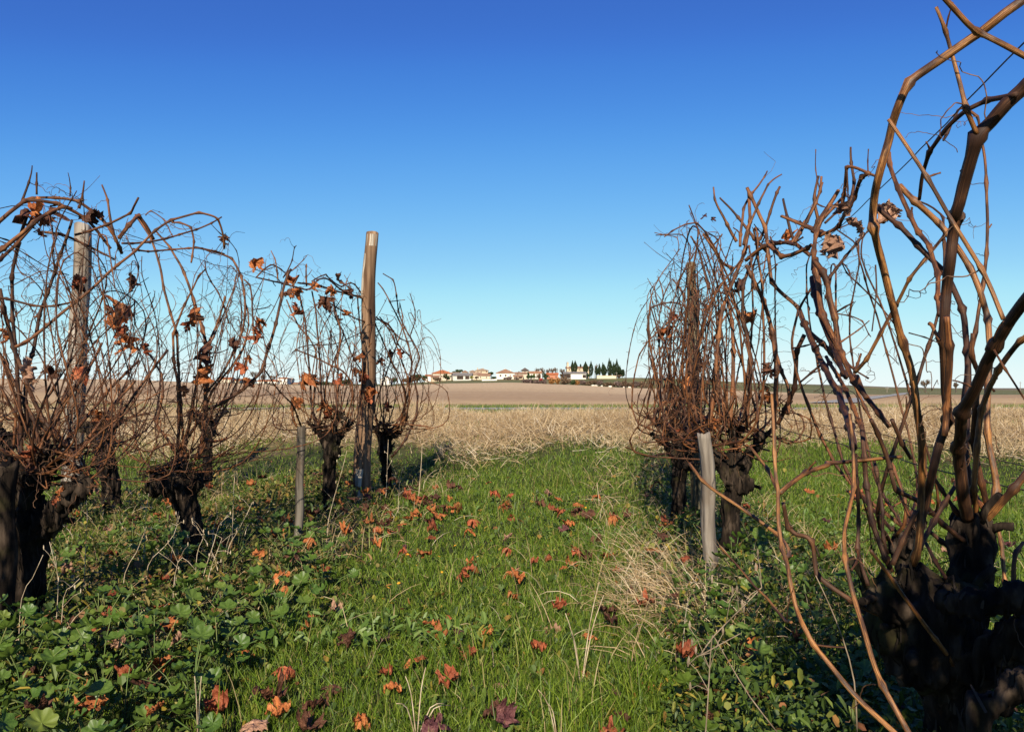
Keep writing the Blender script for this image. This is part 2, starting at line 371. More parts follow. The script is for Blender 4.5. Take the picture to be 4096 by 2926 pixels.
dF = np.interp(U, [DX(c) for c in (-1500, 1500, 1600, 1700, 1850, 2000, 2273)], [430, 430, 400, 330, 210, 160, 140])
dM = np.interp(U, [DX(c) for c in (-1500, 1500, 1700, 1850, 2000, 2273)], [720, 720, 640, 600, 620, 720])
strip('verge', 12, 17, 10, M_verge, 'dry grassy verge behind the bank')
strip('road', 17, 19.6, 5, M_road, 'narrow pale country road behind the bank')
strip('verge', 19.6, 31, 14, M_verge, 'green strip between the road and the tilled field')
strip('field', 31, dF, 60, M_field, 'wide tan tilled field rising to the village')
strip('meadow', dF, dM, 40, M_meadow, 'green meadow around the village')
strip('hill', dM, 30000, 50, M_hill, 'far brown and green slopes on the horizon')

# side lane running up through the field on the right, 6 mm above it
def ribbon(name, pts, wdt, m, label):
    V, Q = [], []
    pts = resample([Vector((x, y, 0)) for x, y in pts], 4.0)
    for i, p in enumerate(pts):
        t = (pts[min(i + 1, len(pts) - 1)] - pts[max(i - 1, 0)]).normalized(); s = Vector((t.y, -t.x, 0))
        for k in (-.5, -.17, .17, .5):
            q = p + s * k * wdt; V.append((q.x, q.y, ground_z(q.x, q.y) + .05))
        if i: Q += [((i - 1) * 4 + k, (i - 1) * 4 + k + 1, i * 4 + k + 1, i * 4 + k) for k in range(3)]
    o = link(name, np_mesh(name, V, np.array(Q)), m); tag(o, label, kind='structure')
ribbon('path', [(DX(1840) * 42, 42), (DX(1880) * 60, 60), (DX(1935) * 90, 90), (DX(1985) * 150, 150), (DX(2012) * 260, 260), (DX(2040) * 400, 400)], 2.6, M_road, 'pale side lane climbing past the field to a bare tree')

# ------------------------------------------------------------------ village
PLASTER = {}
def plaster(c):
    if c not in PLASTER:
        PLASTER[c] = noise_ramp('plaster', .6, [(.35, tuple(x * .86 for x in c)), (.65, c)], detail=7)
    return PLASTER[c]
ROOFS = {}
def roofmat(c):
    if c not in ROOFS:
        def b(n, p, out):
            t = tex(n, 1.2, 5); wv = tex(n, 1.6, kind='Wave', vec_scale=(1, .02, .02)); wv.inputs['Distortion'].default_value = .6
            k = ramp(n, t.outputs['Fac'], [(.32, tuple(x * .55 for x in c)), (.52, c), (.7, tuple(min(1, x * 1.3) for x in c))])
            n.links.new(mixc(n, .35, k, wv.outputs['Color'], 'MULTIPLY'), p.inputs['Base Color'])
        ROOFS[c] = mat('roof_tiles', b, rough=.9, spec=.1)
    return ROOFS[c]
M_pane = noise_ramp('window_glass', 1, [(.4, (.015, .018, .022)), (.6, (.03, .035, .04))], rough=.15, spec=.6)
M_shut = noise_ramp('painted_wood', 2, [(.4, (.16, .09, .06)), (.6, (.24, .14, .09))])
M_darkin = noise_ramp('opening_shade', 1, [(.4, (.02, .014, .010)), (.6, (.05, .03, .022))])  # near-black flat panels: the unlit inside of open bays painted as colour
M_zinc = noise_ramp('grey_sheet', .8, [(.4, (.17, .165, .16)), (.6, (.27, .26, .25))])

def house(name, label, cat, crop, x0, x1, eave, ridge, d, wall, roof, rtype='hip', dep=9.0, wins=(), chim=(), dark_opening=None, over=.45, gable=False, base_sink=2.0):
    """x0..x1, eave, ridge in crop pixels of the front wall at distance d; wins: (x, y, w, h) crop pixels"""
    k = d / FL / CR[crop][2]
    f0, fe = full(crop, x0, eave); f1, fr = full(crop, x1, ridge)
    pa, pb = P(f0, fe, d), P(f1, fr, d)
    cx = (pa.x + pb.x) / 2; hw = (pb.x - pa.x) / 2
    gz = min(ground_z(pa.x, d), ground_z(pb.x, d), ground_z(cx, d + dep))
    e = empty(name, (cx, d, gz)); tag(e, label, cat, 'houses of the hilltop village')
    ez, rz = pa.z - gz, max(pb.z - gz, pa.z - gz + .3)
    M = plaster(wall); RM = roofmat(roof)
    a = Acc(); a.box(-hw, hw, 0, dep, -base_sink, ez)
    if rtype == 'gable':      # gable end towards the viewer
        a.add([(-hw, 0, ez), (hw, 0, ez), (0, 0, rz), (-hw, dep, ez), (hw, dep, ez), (0, dep, rz)], None, [(0, 1, 2), (3, 5, 4)])
    if rtype == 'side':       # ridge along x, gables at both ends
        a.add([(-hw, 0, ez), (-hw, dep, ez), (-hw, dep / 2, rz), (hw, 0, ez), (hw, dep, ez), (hw, dep / 2, rz)], None, [(0, 2, 1), (3, 4, 5)])
    link('wall', a.mesh('wall'), M, e)
    r = Acc(); th = .22; ov = over
    def slab(poly):
        n = len(poly); V = [(x, y, z + .03) for x, y, z in poly] + [(x, y, z + .03 + th) for x, y, z in poly]
        r.add(V, [(i, (i + 1) % n, n + (i + 1) % n, n + i) for i in range(n)], None)
        if n == 4: r.add(V, [(3, 2, 1, 0), (4, 5, 6, 7)])
        else: r.add(V, None, [(2, 1, 0), (3, 4, 5)])
    if rtype == 'hip':
        yr = dep / 2; xr = max(hw - dep / 2, .15); s = (rz - ez) / (dep / 2); zo = ez - ov * s
        A, B, C_, D_ = (-hw - ov, -ov, zo), (hw + ov, -ov, zo), (hw + ov, dep + ov, zo), (-hw - ov, dep + ov, zo)
        E, F_ = (-xr, yr, rz), (xr, yr, rz)
        slab([A, B, F_, E]); slab([B, C_, F_]); slab([C_, D_, E, F_]); slab([D_, A, E])
    elif rtype == 'side':
        s = (rz - ez) / (dep / 2); zo = ez - ov * s
        slab([(-hw - ov, -ov, zo), (hw + ov, -ov, zo), (hw + ov, dep / 2, rz), (-hw - ov, dep / 2, rz)])
        slab([(-hw - ov, dep / 2, rz), (hw + ov, dep / 2, rz), (hw + ov, dep + ov, zo), (-hw - ov, dep + ov, zo)])
    elif rtype == 'gable':
        s = (rz - ez) / hw; zo = ez - ov * s
        slab([(-hw - ov, -ov, zo), (0, -ov, rz), (0, dep + ov, rz), (-hw - ov, dep + ov, zo)][::1])
        slab([(0, -ov, rz), (hw + ov, -ov, zo), (hw + ov, dep + ov, zo), (0, dep + ov, rz)])
    elif rtype == 'lean':
        slab([(-hw - ov, -ov, ez - .1), (hw + ov, -ov, ez - .1), (hw + ov, dep + .1, rz), (-hw - ov, dep + .1, rz)])
    link('roof', r.mesh('roof'), RM, e)
    for (wx, wy, ww, wh) in wins:
        q = P(*full(crop, wx, wy), d); w2, h2 = ww * k / 2, wh * k / 2; x, z = q.x - cx, q.z - gz
        f = Acc(); t = .12
        f.box(x - w2 - t, x + w2 + t, -.10, -.01, z + h2, z + h2 + t); f.box(x - w2 - t, x + w2 + t, -.12, -.01, z - h2 - t, z - h2)
        f.box(x - w2 - t, x - w2, -.10, -.01, z - h2, z + h2); f.box(x + w2, x + w2 + t, -.10, -.01, z - h2, z + h2)
        wo_ = link('window', f.mesh('window'), M_shut, e)
        g = Acc(); g.box(x - w2, x + w2, -.05, -.01, z - h2, z + h2); link('pane', g.mesh('pane'), M_pane, wo_)
    for (wx, wy, ww) in chim:
        q = P(*full(crop, wx, wy), d); x, z = q.x - cx, q.z - gz; w2 = ww * k / 2
        c = Acc(); c.box(x - w2, x + w2, dep / 2 - .4, dep / 2 + .4, min(ez, z - .8), z); c.box(x - w2 - .08, x + w2 + .08, dep / 2 - .48, dep / 2 + .48, z - .25, z - .1)
        link('chimney', c.mesh('chimney'), M, e)
    if dark_opening:
        for (wx, wy, ww, wh) in dark_opening:
            q = P(*full(crop, wx, wy), d); w2, h2 = ww * k / 2, wh * k / 2; x, z = q.x - cx, q.z - gz
            g = Acc(); g.box(x - w2, x + w2, -.06, -.01, z - h2, z + h2); link('dark_opening', g.mesh('dark_opening'), M_darkin, e)
    return e
CREAM, WHITE, TAN, GREYW = (.52, .44, .34), (.66, .62, .56), (.46, .36, .25), (.50, .47, .43)
ORANGE, TILE, PALET, GREYR = (.42, .15, .065), (.33, .185, .115), (.40, .27, .18), (.22, .20, .185)
house('farmhouse', 'large cream house under a bright orange hipped roof at the village edge', 'house', 'C1', 862, 1158, 541, 492, 545, CREAM, ORANGE, 'hip', 11, [(900, 590, 12, 20), (1010, 585, 12, 20)], [(970, 486, 12), (1110, 489, 10)])
house('annex', 'low white annex with a red tiled roof beside the orange roofed house', 'house', 'C1', 762, 850, 580, 562, 540, WHITE, ORANGE, 'side', 7)
house('lean_to', 'small brown lean-to shed against the orange roofed house', 'shed', 'C1', 850, 962, 598, 574, 534, TAN, TILE, 'lean', 5, dark_opening=[(905, 612, 60, 22)])
house('cottage', 'pale tan cottage showing behind the big open barn', 'house', 'C1', 1160, 1268, 557, 528, 565, CREAM, PALET, 'side', 8, [(1190, 575, 10, 14)])
house('open_barn', 'wide open barn with a grey sheet roof and dark bays', 'barn', 'C1', 1185, 1465, 575, 536, 536, GREYW, GREYR, 'side', 12, dark_opening=[(1290, 605, 95, 52), (1398, 606, 60, 48)])
house('cottage', 'small tan roofed cottage peeping up behind the barn', 'house', 'C1', 1320, 1400, 522, 498, 600, CREAM, TILE, 'hip', 8)
house('cottage', 'low white cottage between the barn and the tall tower house', 'house', 'C1', 1428, 1525, 515, 494, 590, WHITE, PALET, 'hip', 8, [(1450, 530, 9, 12)])
house('tower_house', 'tall two storey house with two chimneys above the low roofs', 'house', 'C1', 1522, 1712, 497, 470, 575, TAN, PALET, 'hip', 9, [(1560, 520, 10, 16), (1610, 520, 10, 16), (1690, 515, 9, 14)], [(1551, 455, 14), (1636, 459, 14)])
house('row_house', 'long pale house with a sagging tan roof below the tower house', 'house', 'C1', 1455, 1600, 560, 525, 560, CREAM, PALET, 'side', 8)
house('row_house', 'cream gabled house with a brown roof in front of the tower house', 'house', 'C1', 1562, 1742, 575, 546, 552, CREAM, TILE, 'side', 9, [(1600, 600, 10, 14), (1690, 600, 10, 14)])
house('manor', 'broad white fronted house under a large tan hipped roof', 'house', 'C1', 1840, 2112, 535, 476, 556, WHITE, TILE, 'hip', 13, [(1902, 574, 22, 22), (1981, 573, 20, 22), (2050, 572, 10, 16)], [(1968, 466, 16), (2052, 484, 10)])
house('porch_house', 'cream house with a low porch roof right of the manor', 'house', 'C2', 232, 402, 547, 526, 548, CREAM, TILE, 'side', 8, [(270, 565, 10, 14)])
house('porch', 'low tiled porch on posts before the cream house', 'shed', 'C2', 205, 345, 590, 566, 541, TAN, TILE, 'lean', 4.5, dark_opening=[(310, 606, 50, 26)])
house('pigeon_tower', 'small square tower with a pointed dark roof', 'tower', 'C2', 333, 424, 494, 458, 572, CREAM, (.13, .10, .085), 'hip', 9, [(378, 512, 9, 10)], over=.9)
house('cottage', 'white cottage with an orange tan roof and a white end chimney', 'house', 'C2', 442, 628, 540, 510, 560, WHITE, (.40, .21, .12), 'side', 9, [(480, 565, 10, 14), (560, 562, 10, 14)], [(615, 502, 22)])
house('brick_barn', 'reddish brick barn with a vivid orange red roof', 'barn', 'C2', 712, 880, 560, 535, 548, (.40, .17, .10), (.50, .15, .06), 'side', 8, [(745, 595, 16, 22), (850, 595, 12, 22)])
house('white_barn', 'plain white walled barn with a long grey roof below the chapel', 'barn', 'C2', 968, 1305, 545, 519, 540, WHITE, GREYR, 'side', 12, dark_opening=[(1020, 582, 105, 62), (1278, 585, 50, 50)])
# chapel
ch = house('chapel', 'stone chapel nave with a bell gable among the cypresses', 'chapel', 'C2', 1012, 1352, 460, 437, 585, (.50, .41, .29), TILE, 'side', 9, [(1050, 485, 9, 22), (1200, 485, 9, 22)])
k = 585 / FL / 3.79
q0 = P(*full('C2', 1018, 460), 585); q1 = P(*full('C2', 1044, 365), 585); x0, x1 = q0.x - ch.location.x, q1.x - ch.location.x; zz0, zz1 = q0.z - ch.location.z, q1.z - ch.location.z
a = Acc(); hz = zz1 - zz0
a.box(x0, x1, 1, 8, zz0 - 1, zz0 + hz * .35); a.box(x0, x1, 1.6, 2.8, zz0 + hz * .352, zz0 + hz * .72); a.box(x0, x1, 6.2, 7.4, zz0 + hz * .352, zz0 + hz * .72)
a.box(x0, x1, 1.6, 7.4, zz0 + hz * .722, zz0 + hz * .82)
a.add([(x0, 1.6, zz0 + hz * .823), (x1, 1.6, zz0 + hz * .823), (x0, 7.4, zz0 + hz * .823), (x1, 7.4, zz0 + hz * .823), (x0, 4.5, zz1), (x1, 4.5, zz1)], [(0, 1, 5, 4), (3, 2, 4, 5)], [(0, 4, 2), (1, 3, 5)])
link('bell_gable', a.mesh('bell_gable'), plaster((.50, .41, .29)), ch)
b = Acc(); b.tube([(0.5 * (x0 + x1), 4.5, zz0 + hz * .42), (.5 * (x0 + x1), 4.5, zz0 + hz * .5), (.5 * (x0 + x1), 4.5, zz0 + hz * .66)], [.75, .6, .25], 10); link('bell', b.mesh('bell'), M_zinc, ch)
# far left
house('villa', 'white villa block with a low orange roof and an upper storey', 'house', 'VL', 752, 935, 190, 180, 470, WHITE, ORANGE, 'side', 9, [(862, 213, 10, 14), (885, 213, 10, 14), (915, 213, 10, 14)], dark_opening=[(828, 210, 30, 34)])
house('villa', 'two storey white end block joined to the low villa', 'house', 'VL', 936, 1020, 166, 158, 472, WHITE, ORANGE, 'hip', 9, [(965, 190, 8, 12)])
house('villa', 'cream house with red tiles half hidden by a vine at field edge', 'house', 'VL', 398, 505, 172, 158, 500, CREAM, ORANGE, 'side', 9, [(430, 192, 8, 12)])
house('annex', 'low cream annex beside the half hidden cream house', 'house', 'VL', 500, 585, 186, 176, 505, CREAM, ORANGE, 'side', 8)
house('cottage', 'white gabled house seen through the vine by the tall post', 'house', 'VL', 1868, 1960, 176, 148, 500, WHITE, PALET, 'gable', 9, [(1890, 190, 8, 12)])
house('cottage', 'small low white house under trees behind the curled vine leaf', 'house', 'VL', 1050, 1115, 216, 204, 480, GREYW, TILE, 'side', 7, [(1075, 228, 8, 10)])
house('cottage', 'pale house far up between bare trees on the skyline', 'house', 'VL', 1010, 1060, 178, 164, 620, GREYW, PALET, 'side', 8)

# cemetery wall, low garden wall
def wall_thing(name, label, crop, pts, thick, m, d, top, cat='wall'):
    x0, x1 = pts; pa = P(*full(crop, x0, top), d); pb = P(*full(crop, x1, top), d)
    gz = min(ground_z(pa.x, d), ground_z(pb.x, d)); e = empty(name, ((pa.x + pb.x) / 2, d, gz)); tag(e, label, cat)
    hw = (pb.x - pa.x) / 2; h = pa.z - gz; n = 9
    V = []; Q = []
    body = Acc(); cap = Acc()
    for i in range(n):
        a0, a1 = -hw + 2 * hw * i / n, -hw + 2 * hw * (i + 1) / n; dz = .12 * math.sin(i * 2.1)
        body.box(a0 + .01, a1 - .01, 0, thick, -1, h - .2 + dz); cap.box(a0 + .01, a1 - .01, -.08, thick + .08, h - .19 + dz, h + dz)
    link('wall_body', body.mesh('wall_body'), m, e); link('coping', cap.mesh('coping'), roofmat(PALET), e)
wall_thing('cemetery_wall', 'long cream stone wall in front of the cypresses', 'C2', (1470, 1768), .6, plaster((.60, .50, .36)), 545, 572)
wall_thing('garden_wall', 'low white garden wall below the tower house', 'C1', (1620, 1850), .4, plaster(WHITE), 520, 626)

# ------------------------------------------------------------------ far trees and shrubs
def crown_mesh(name, hw, hd, z0, z1, n, leaf, shape='ball', lumps=9, seed=0):
    r = np.random.default_rng(seed); h = z1 - z0
    if shape == 'cypress':
        t = r.random(n) ** .8; prof = (np.sin(np.pi * np.clip(t * .92 + .06, 0, 1)) ** .55) * np.where(t > .45, 1 - ((t - .45) / .55) ** 1.5, 1) + .03
        prof *= 1 + .05 * np.sin(t * 23 + seed) + .04 * np.sin(t * 41 + seed * 2)
        a = r.random(n) * 2 * np.pi; q = np.sqrt(r.random(n)) * .35 + .65
        c = np.stack([np.cos(a) * q * prof * hw, np.sin(a) * q * prof * hd, z0 + t * h], -1)
    else:
        lc = r.normal(size=(lumps, 3)); lc /= np.linalg.norm(lc, axis=1)[:, None]; lc *= .58 * r.random((lumps, 1)) ** .4
        lr = .34 + .22 * r.random(lumps); i = r.integers(0, lumps, n)
        v = r.normal(size=(n, 3)); v /= np.linalg.norm(v, axis=1)[:, None]; c = lc[i] + v * (lr[i] * (.55 + .45 * r.random(n)))[:, None]
        c = np.stack([c[:, 0] * hw, c[:, 1] * hd, z0 + h / 2 + c[:, 2] * h / 2], -1)
    u = r.normal(size=(n, 3)); u /= np.linalg.norm(u, axis=1)[:, None]
    if shape == 'cypress': u[:, 2] = np.abs(u[:, 2]) + .8; u /= np.linalg.norm(u, axis=1)[:, None]
    w_ = r.normal(size=(n, 3)); w_ = np.cross(u, w_); w_ /= np.linalg.norm(w_, axis=1)[:, None]
    s = leaf * (.6 + .8 * r.random((n, 1)))
    V = np.stack([c - u * s, c + w_ * s * .6, c + u * s, c - w_ * s * .6], 1).reshape(-1, 3)
    V[:, 2] = np.maximum(V[:, 2], z0 - .3)
    return np_mesh(name, V, np.arange(n * 4).reshape(-1, 4))
def folm(name, a, b, c): return island_ramp(name, [(0, a), (.5, b), (1, c)], rough=.8, trans=.1, spec=.15)
FO = {'cyp': folm('cypress_leaf', (.010, .020, .010), (.020, .034, .014), (.034, .050, .020)),
      'green': folm('dark_leaf', (.018, .034, .014), (.034, .055, .02), (.06, .08, .03)),
      'lime': folm('yellow_leaf', (.12, .12, .02), (.2, .19, .03), (.28, .25, .05)),
      'brown': folm('brown_twigs', (.07, .045, .028), (.12, .078, .05), (.17, .12, .075)),
      'purple': folm('purple_twigs', (.085, .055, .05), (.13, .09, .08), (.17, .125, .10)),
      'orange': folm('orange_leaf', (.16, .07, .022), (.26, .12, .035), (.34, .17, .06)),
      'red': folm('red_leaf', (.28, .03, .03), (.4, .05, .05), (.5, .1, .08))}
M_trunk = noise_ramp('tree_bark', 3, [(.4, (.05, .04, .03)), (.6, (.11, .09, .07))])
SD = [100]
def shrub(name, label, cat, crop, cx_, top, base, wpx, d, fo, grp, n=420, shape='ball', leaf=None):
    SD[0] += 1
    k = d / FL / CR[crop][2]; p = P(*full(crop, cx_, top), d); gz = ground_z(p.x, d); hw = wpx * k / 2 * (1.22 if shape == 'ball' else 1.08)
    z1 = (p.z - gz) * (1.06 if shape == 'ball' else 1); zb = (P(*full(crop, cx_, base), d).z - gz); z0 = min(zb, z1 * .3) if zb < .8 else zb
    z0 = max(min(z0, z1 - .8), -.3)
    e = empty(name, (p.x, d, gz)); tag(e, label, cat, grp)
    link('crown', crown_mesh('crown', hw, min(hw, 5), z0, z1, n, leaf or max(.24, hw * .15), shape, seed=SD[0]), FO[fo], e)
    t = Acc(); zt = max(z0 + (z1 - z0) * .6, .5); t.tube([(0, 0, -.6), (0.05, 0, zt * .5), (.1, 0, zt)], [hw * .07 + .12, hw * .05 + .1, .06], 7)
    link('trunk', t.mesh('trunk'), M_trunk, e)
CYP = [(1098, 348, 522, 46, 'slim cypress touching the left side of the chapel'), (1140, 346, 522, 66, 'full cypress in front of the chapel nave'),
 (1222, 400, 445, 18, 'tiny cypress tip showing over the chapel roof'), (1297, 363, 535, 76, 'broad cypress at the far end of the chapel roof'),
 (1380, 356, 572, 66, 'tall blunt cypress standing alone right of the chapel'), (1466, 440, 562, 52, 'short cypress first of the clump by the cemetery wall'),
 (1507, 394, 562, 44, 'pointed cypress rising from the clump behind the cemetery wall'), (1558, 376, 562, 40, 'narrow tipped cypress in the middle clump behind the wall'),
 (1576, 404, 572, 84, 'wide bushy cypress in the middle clump behind the wall'), (1656, 310, 574, 58, 'tallest spire shaped cypress of the whole group'),
 (1680, 345, 574, 46, 'cypress pressed against the tallest spire shaped one'), (1718, 368, 574, 36, 'slim cypress just right of the two tallest'),
 (1742, 390, 574, 60, 'dense lower cypress in the end clump'), (1771, 320, 574, 54, 'second tallest spire cypress in the end clump'),
 (1796, 410, 578, 46, 'short cypress beside the second tallest spire'), (1818, 422, 580, 44, 'shortest pointed cypress of the end clump'),
 (1852, 472, 590, 84, 'rounded dark evergreen closing the row of cypresses')]
for i, (x, t, b_, w_, l) in enumerate(CYP):
    shrub('cypress_tree' if i < 16 else 'evergreen_tree', 'dark ' + l, 'tree', 'C2', x, t, b_, w_, 566 + (i * 7) % 11, 'cyp', 'cypresses on the village hill', 2400, 'cypress' if i < 16 else 'ball')
BUSH = [('C1', 1085, 545, 645, 122, 533, 'green', 'round dark green bush beside the open barn'), ('C1', 1275, 485, 545, 112, 590, 'green', 'dark green tree top behind the barn roof'),
 ('C1', 1195, 510, 545, 60, 592, 'green', 'small dark tree behind the orange roofed house'), ('C1', 1762, 520, 575, 104, 566, 'green', 'dark green hedge tree between tower house and manor'),
 ('C1', 645, 545, 655, 130, 520, 'green', 'dark tree nearest the tall weathered post'), ('C1', 750, 572, 655, 110, 522, 'green', 'dark bushy tree before the low white annex'),
 ('C1', 560, 590, 665, 110, 515, 'brown', 'bare brown bush behind the looping canes'), ('C1', 945, 600, 655, 120, 526, 'brown', 'low brown bush in front of the big orange roofed house'),
 ('C1', 1465, 582, 628, 64, 532, 'lime', 'yellow green shrub at the barn corner'), ('C1', 1540, 585, 628, 70, 533, 'brown', 'brown shrub beside the yellow one'),
 ('C1', 2020, 586, 640, 130, 532, 'purple', 'bare purplish shrub before the manor'), ('C1', 1800, 590, 625, 90, 538, 'green', 'dark low shrub left of the manor'),
 ('C2', 592, 545, 625, 84, 538, 'brown', 'brown leafed tree beside the white cottage'), ('C2', 682, 525, 640, 100, 534, 'green', 'big dark evergreen left of the red barn'),
 ('C2', 430, 505, 600, 36, 545, 'green', 'slim dark tree in front of the pigeon tower'), ('C2', 468, 565, 625, 130, 536, 'green', 'wide low green bush under the white cottage'),
 ('C2', 515, 540, 590, 34, 550, 'lime', 'small yellowish bush before the white cottage'), ('C2', 618, 615, 660, 50, 432, 'red', 'small vivid red shrub in the hedge'),
 ('C2', 380, 628, 705, 120, 432, 'purple', 'purple brown hedge shrub at the left end of the hedge'), ('C2', 470, 630, 712, 130, 432, 'purple', 'purple brown hedge shrub second along the hedge'),
 ('C2', 570, 632, 720, 130, 432, 'purple', 'purple brown hedge shrub below the red shrub'), ('C2', 665, 640, 728, 130, 432, 'purple', 'purple brown hedge shrub beside the orange tree'),
 ('C2', 790, 605, 730, 120, 432, 'orange', 'orange leafed tree largest in the hedge'), ('C2', 880, 600, 735, 100, 432, 'orange', 'orange leafed tree under the red barn'),
 ('C2', 985, 580, 740, 170, 432, 'brown', 'large brown tree with an orange base below the white barn'), ('C2', 1110, 635, 745, 110, 432, 'green', 'dark green bush between orange trees'),
 ('C2', 1165, 640, 745, 90, 432, 'orange', 'small orange tree at the end of the orange group'), ('C2', 945, 540, 600, 80, 545, 'brown', 'bare brown tree against the white barn end'),
 ('C2', 1810, 555, 610, 80, 548, 'brown', 'small bare brown tree at the end of the cemetery wall'), ('C2', 1350, 540, 605, 70, 548, 'green', 'dark bush under the lone cypress'),
 ('C2', 250, 600, 640, 90, 530, 'purple', 'low bare shrub before the porch')]
for (c, x, t, b_, w_, d, fo, l) in BUSH:
    shrub('tree' if 'tree' in l else 'shrub', l, 'tree' if 'tree' in l else 'shrub', c, x, t, b_, w_, d, fo, 'trees and shrubs of the village', 420)
SEG = ['just past the orange group', 'below the white barn', 'under the lone cypress', 'below the short cypresses', 'left of the cemetery wall foot', 'below the cemetery wall', 'below the tallest cypress', 'below the end cypresses', 'past the last evergreen', 'halfway to the dense vine', 'near the dense vine', 'against the dense vine']
for i in range(12):
    x = 1235 + i * 92; t = 640 + 14 * math.sin(i * 1.7) + i * 1.5
    shrub('hedge_shrub', 'brown hedge shrub ' + SEG[i], 'shrub', 'C2', x, t, 768, 135, 438 - i, 'brown' if i % 3 else 'purple', 'brown hedge along the field edge', 420)
VB = [(600, 165, 215, 100, 520, 'brown', 'brown shrub left of the low villa'), (700, 165, 215, 90, 530, 'brown', 'brown shrub just behind the low villa'), (1540, 170, 255, 110, 470, 'green', 'dark green tree beyond the vine with curled leaves'), (1350, 195, 262, 130, 470, 'green', 'dark shrub group member below the bare tree'),
      (1170, 200, 250, 80, 476, 'green', 'dark shrub by the small low house'), (1440, 200, 262, 90, 468, 'brown', 'brown shrub between the dark trees'), (1790, 190, 240, 100, 490, 'brown', 'brown shrub just left of the gabled house'), (1990, 150, 215, 60, 515, 'green', 'dark tree right of the gabled house'),
      (2200, 130, 200, 100, 520, 'green', 'dark bushy tree seen between vine tips'), (2110, 160, 210, 110, 515, 'brown', 'brown bushes seen between vine tips')]
for (x, t, b_, w_, d, fo, l) in VB:
    shrub('tree' if 'tree' in l else 'shrub', l, 'tree' if 'tree' in l else 'shrub', 'VL', x, t, b_, w_, d, fo, 'trees and shrubs at the field edge', 380)

def bare_tree(label, crop, cx_, top, wpx, d, grp, seed, lean=0):
    r = random.Random(seed); k = d / FL / CR[crop][2]; p = P(*full(crop, cx_, top), d); gz = ground_z(p.x, d); h = max(p.z - gz, 4); hw = wpx * k / 2
    e = empty('bare_tree', (p.x, d, gz)); tag(e, label, 'tree', grp)
    t = Acc(); t.tube([(0, 0, -.5), (.1, 0, h * .2), (0, 0, h * .4)], [.35, .28, .2], 7); link('trunk', t.mesh('trunk'), M_trunk, e)
    cr = Acc()
    def br(a, dirv, ln, rad, lev):
        b = a + dirv * ln; m = (a + b) / 2 + Vector((r.uniform(-1, 1), r.uniform(-1, 1), .5)) * ln * .08
        cr.tube([a, m, b], [rad, rad * .8, rad * .55], 4, cap=False)
        if lev:
            for _ in range(5 if lev > 1 else 6):
                nd = (dirv + Vector((r.gauss(0, .55) * hw / h * 1.6, r.gauss(0, .5), r.gauss(.15, .3)))).normalized()
                br(a + dirv * ln * r.uniform(.45, 1), nd, ln * r.uniform(.5, .75), rad * .55, lev - 1)
    for i in range(6):
        a = i * 1.05 + r.random(); dv = Vector((math.cos(a) * hw / h * 1.1, math.sin(a) * .5, 1)).normalized()
        br(Vector((0, 0, h * r.uniform(.22, .4))), dv, h * .32, .16, 3)
    link('crown', cr.mesh('crown'), FO['brown'], e)
BT = [('C2', 560, 462, 90, 610, 'bare grey tree behind the white cottage roof'), ('C2', 640, 450, 110, 615, 'bare spreading tree above the dark evergreen'), ('C2', 720, 455, 100, 612, 'bare tree above the left end of the red barn'),
      ('C2', 790, 448, 100, 616, 'bare tree above the middle of the red barn'), ('C2', 850, 445, 90, 610, 'tallest bare tree above the red barn'), ('C2', 945, 462, 90, 600, 'bare tree left of the chapel'), ('C2', 1452, 398, 50, 575, 'thin bare tree beside the short cypress'),
      ('VL', 720, 95, 110, 540, 'bare tree behind the low villa'), ('VL', 800, 125, 90, 560, 'bare rounded tree behind the villa roof'), ('VL', 890, 132, 100, 600, 'bare tree behind the two storey villa block'), ('VL', 1330, 118, 170, 500, 'wide bare tree behind the reddish vine leaf'),
      ('MR', 905, 1288, 110, 330, 'full bare brown tree beside the side lane'), ('MR', 810, 1300, 80, 340, 'bare brown tree left of the full one'), ('MR', 1125, 1350, 36, 330, 'small round bare tree farther right along the road'),
      ('L1', 425, 1490, 90, 420, 'bare tree on the skyline just left of the grey post'), ('L1', 60, 1500, 70, 430, 'bare tree on the skyline by the frame edge'), ('C1', 2190, 505, 120, 620, 'low bare tree behind the manor roof')]
for i, (c, x, t, w_, d, l) in enumerate(BT): bare_tree(l, c, x, t, w_, d, 'bare trees around the village', 40 + i)

# chalk rocks at the foot of the hedge; utility poles
def rock(label, crop, x, y, wpx, hpx, d):
    SD[0] += 1; k = d / FL / CR[crop][2]; p = P(*full(crop, x, y), d); gz = ground_z(p.x, d)
    bm = bmesh.new(); bmesh.ops.create_icosphere(bm, subdivisions=2, radius=1)
    for v in bm.verts:
        n_ = 1 + .35 * noise.noise(v.co * 1.7 + Vector((SD[0], 0, 0))); v.co = Vector((v.co.x * wpx * k / 2 * n_, v.co.y * .9 * n_, v.co.z * hpx * k / 2 * n_ + hpx * k * .3))
    me = bpy.data.meshes.new('rock'); bm.to_mesh(me); bm.free()
    tag(link('rock', me, plaster((.70, .64, .54)), None, (p.x, d, gz)), label, 'rock', 'chalk rocks below the hedge')
for (x, w_, l) in [(1412, 60, 'left end'), (1455, 50, 'second place'), (1542, 34, 'short middle gap'), (1670, 66, 'widest gap'), (1876, 26, 'narrow gap'), (1962, 50, 'gap below the bare slope'), (2250, 50, 'far end next to the vines')]:
    rock('pale chalk rock under the brown hedge at its ' + l, 'C2', x, 748, w_, 26, 428)
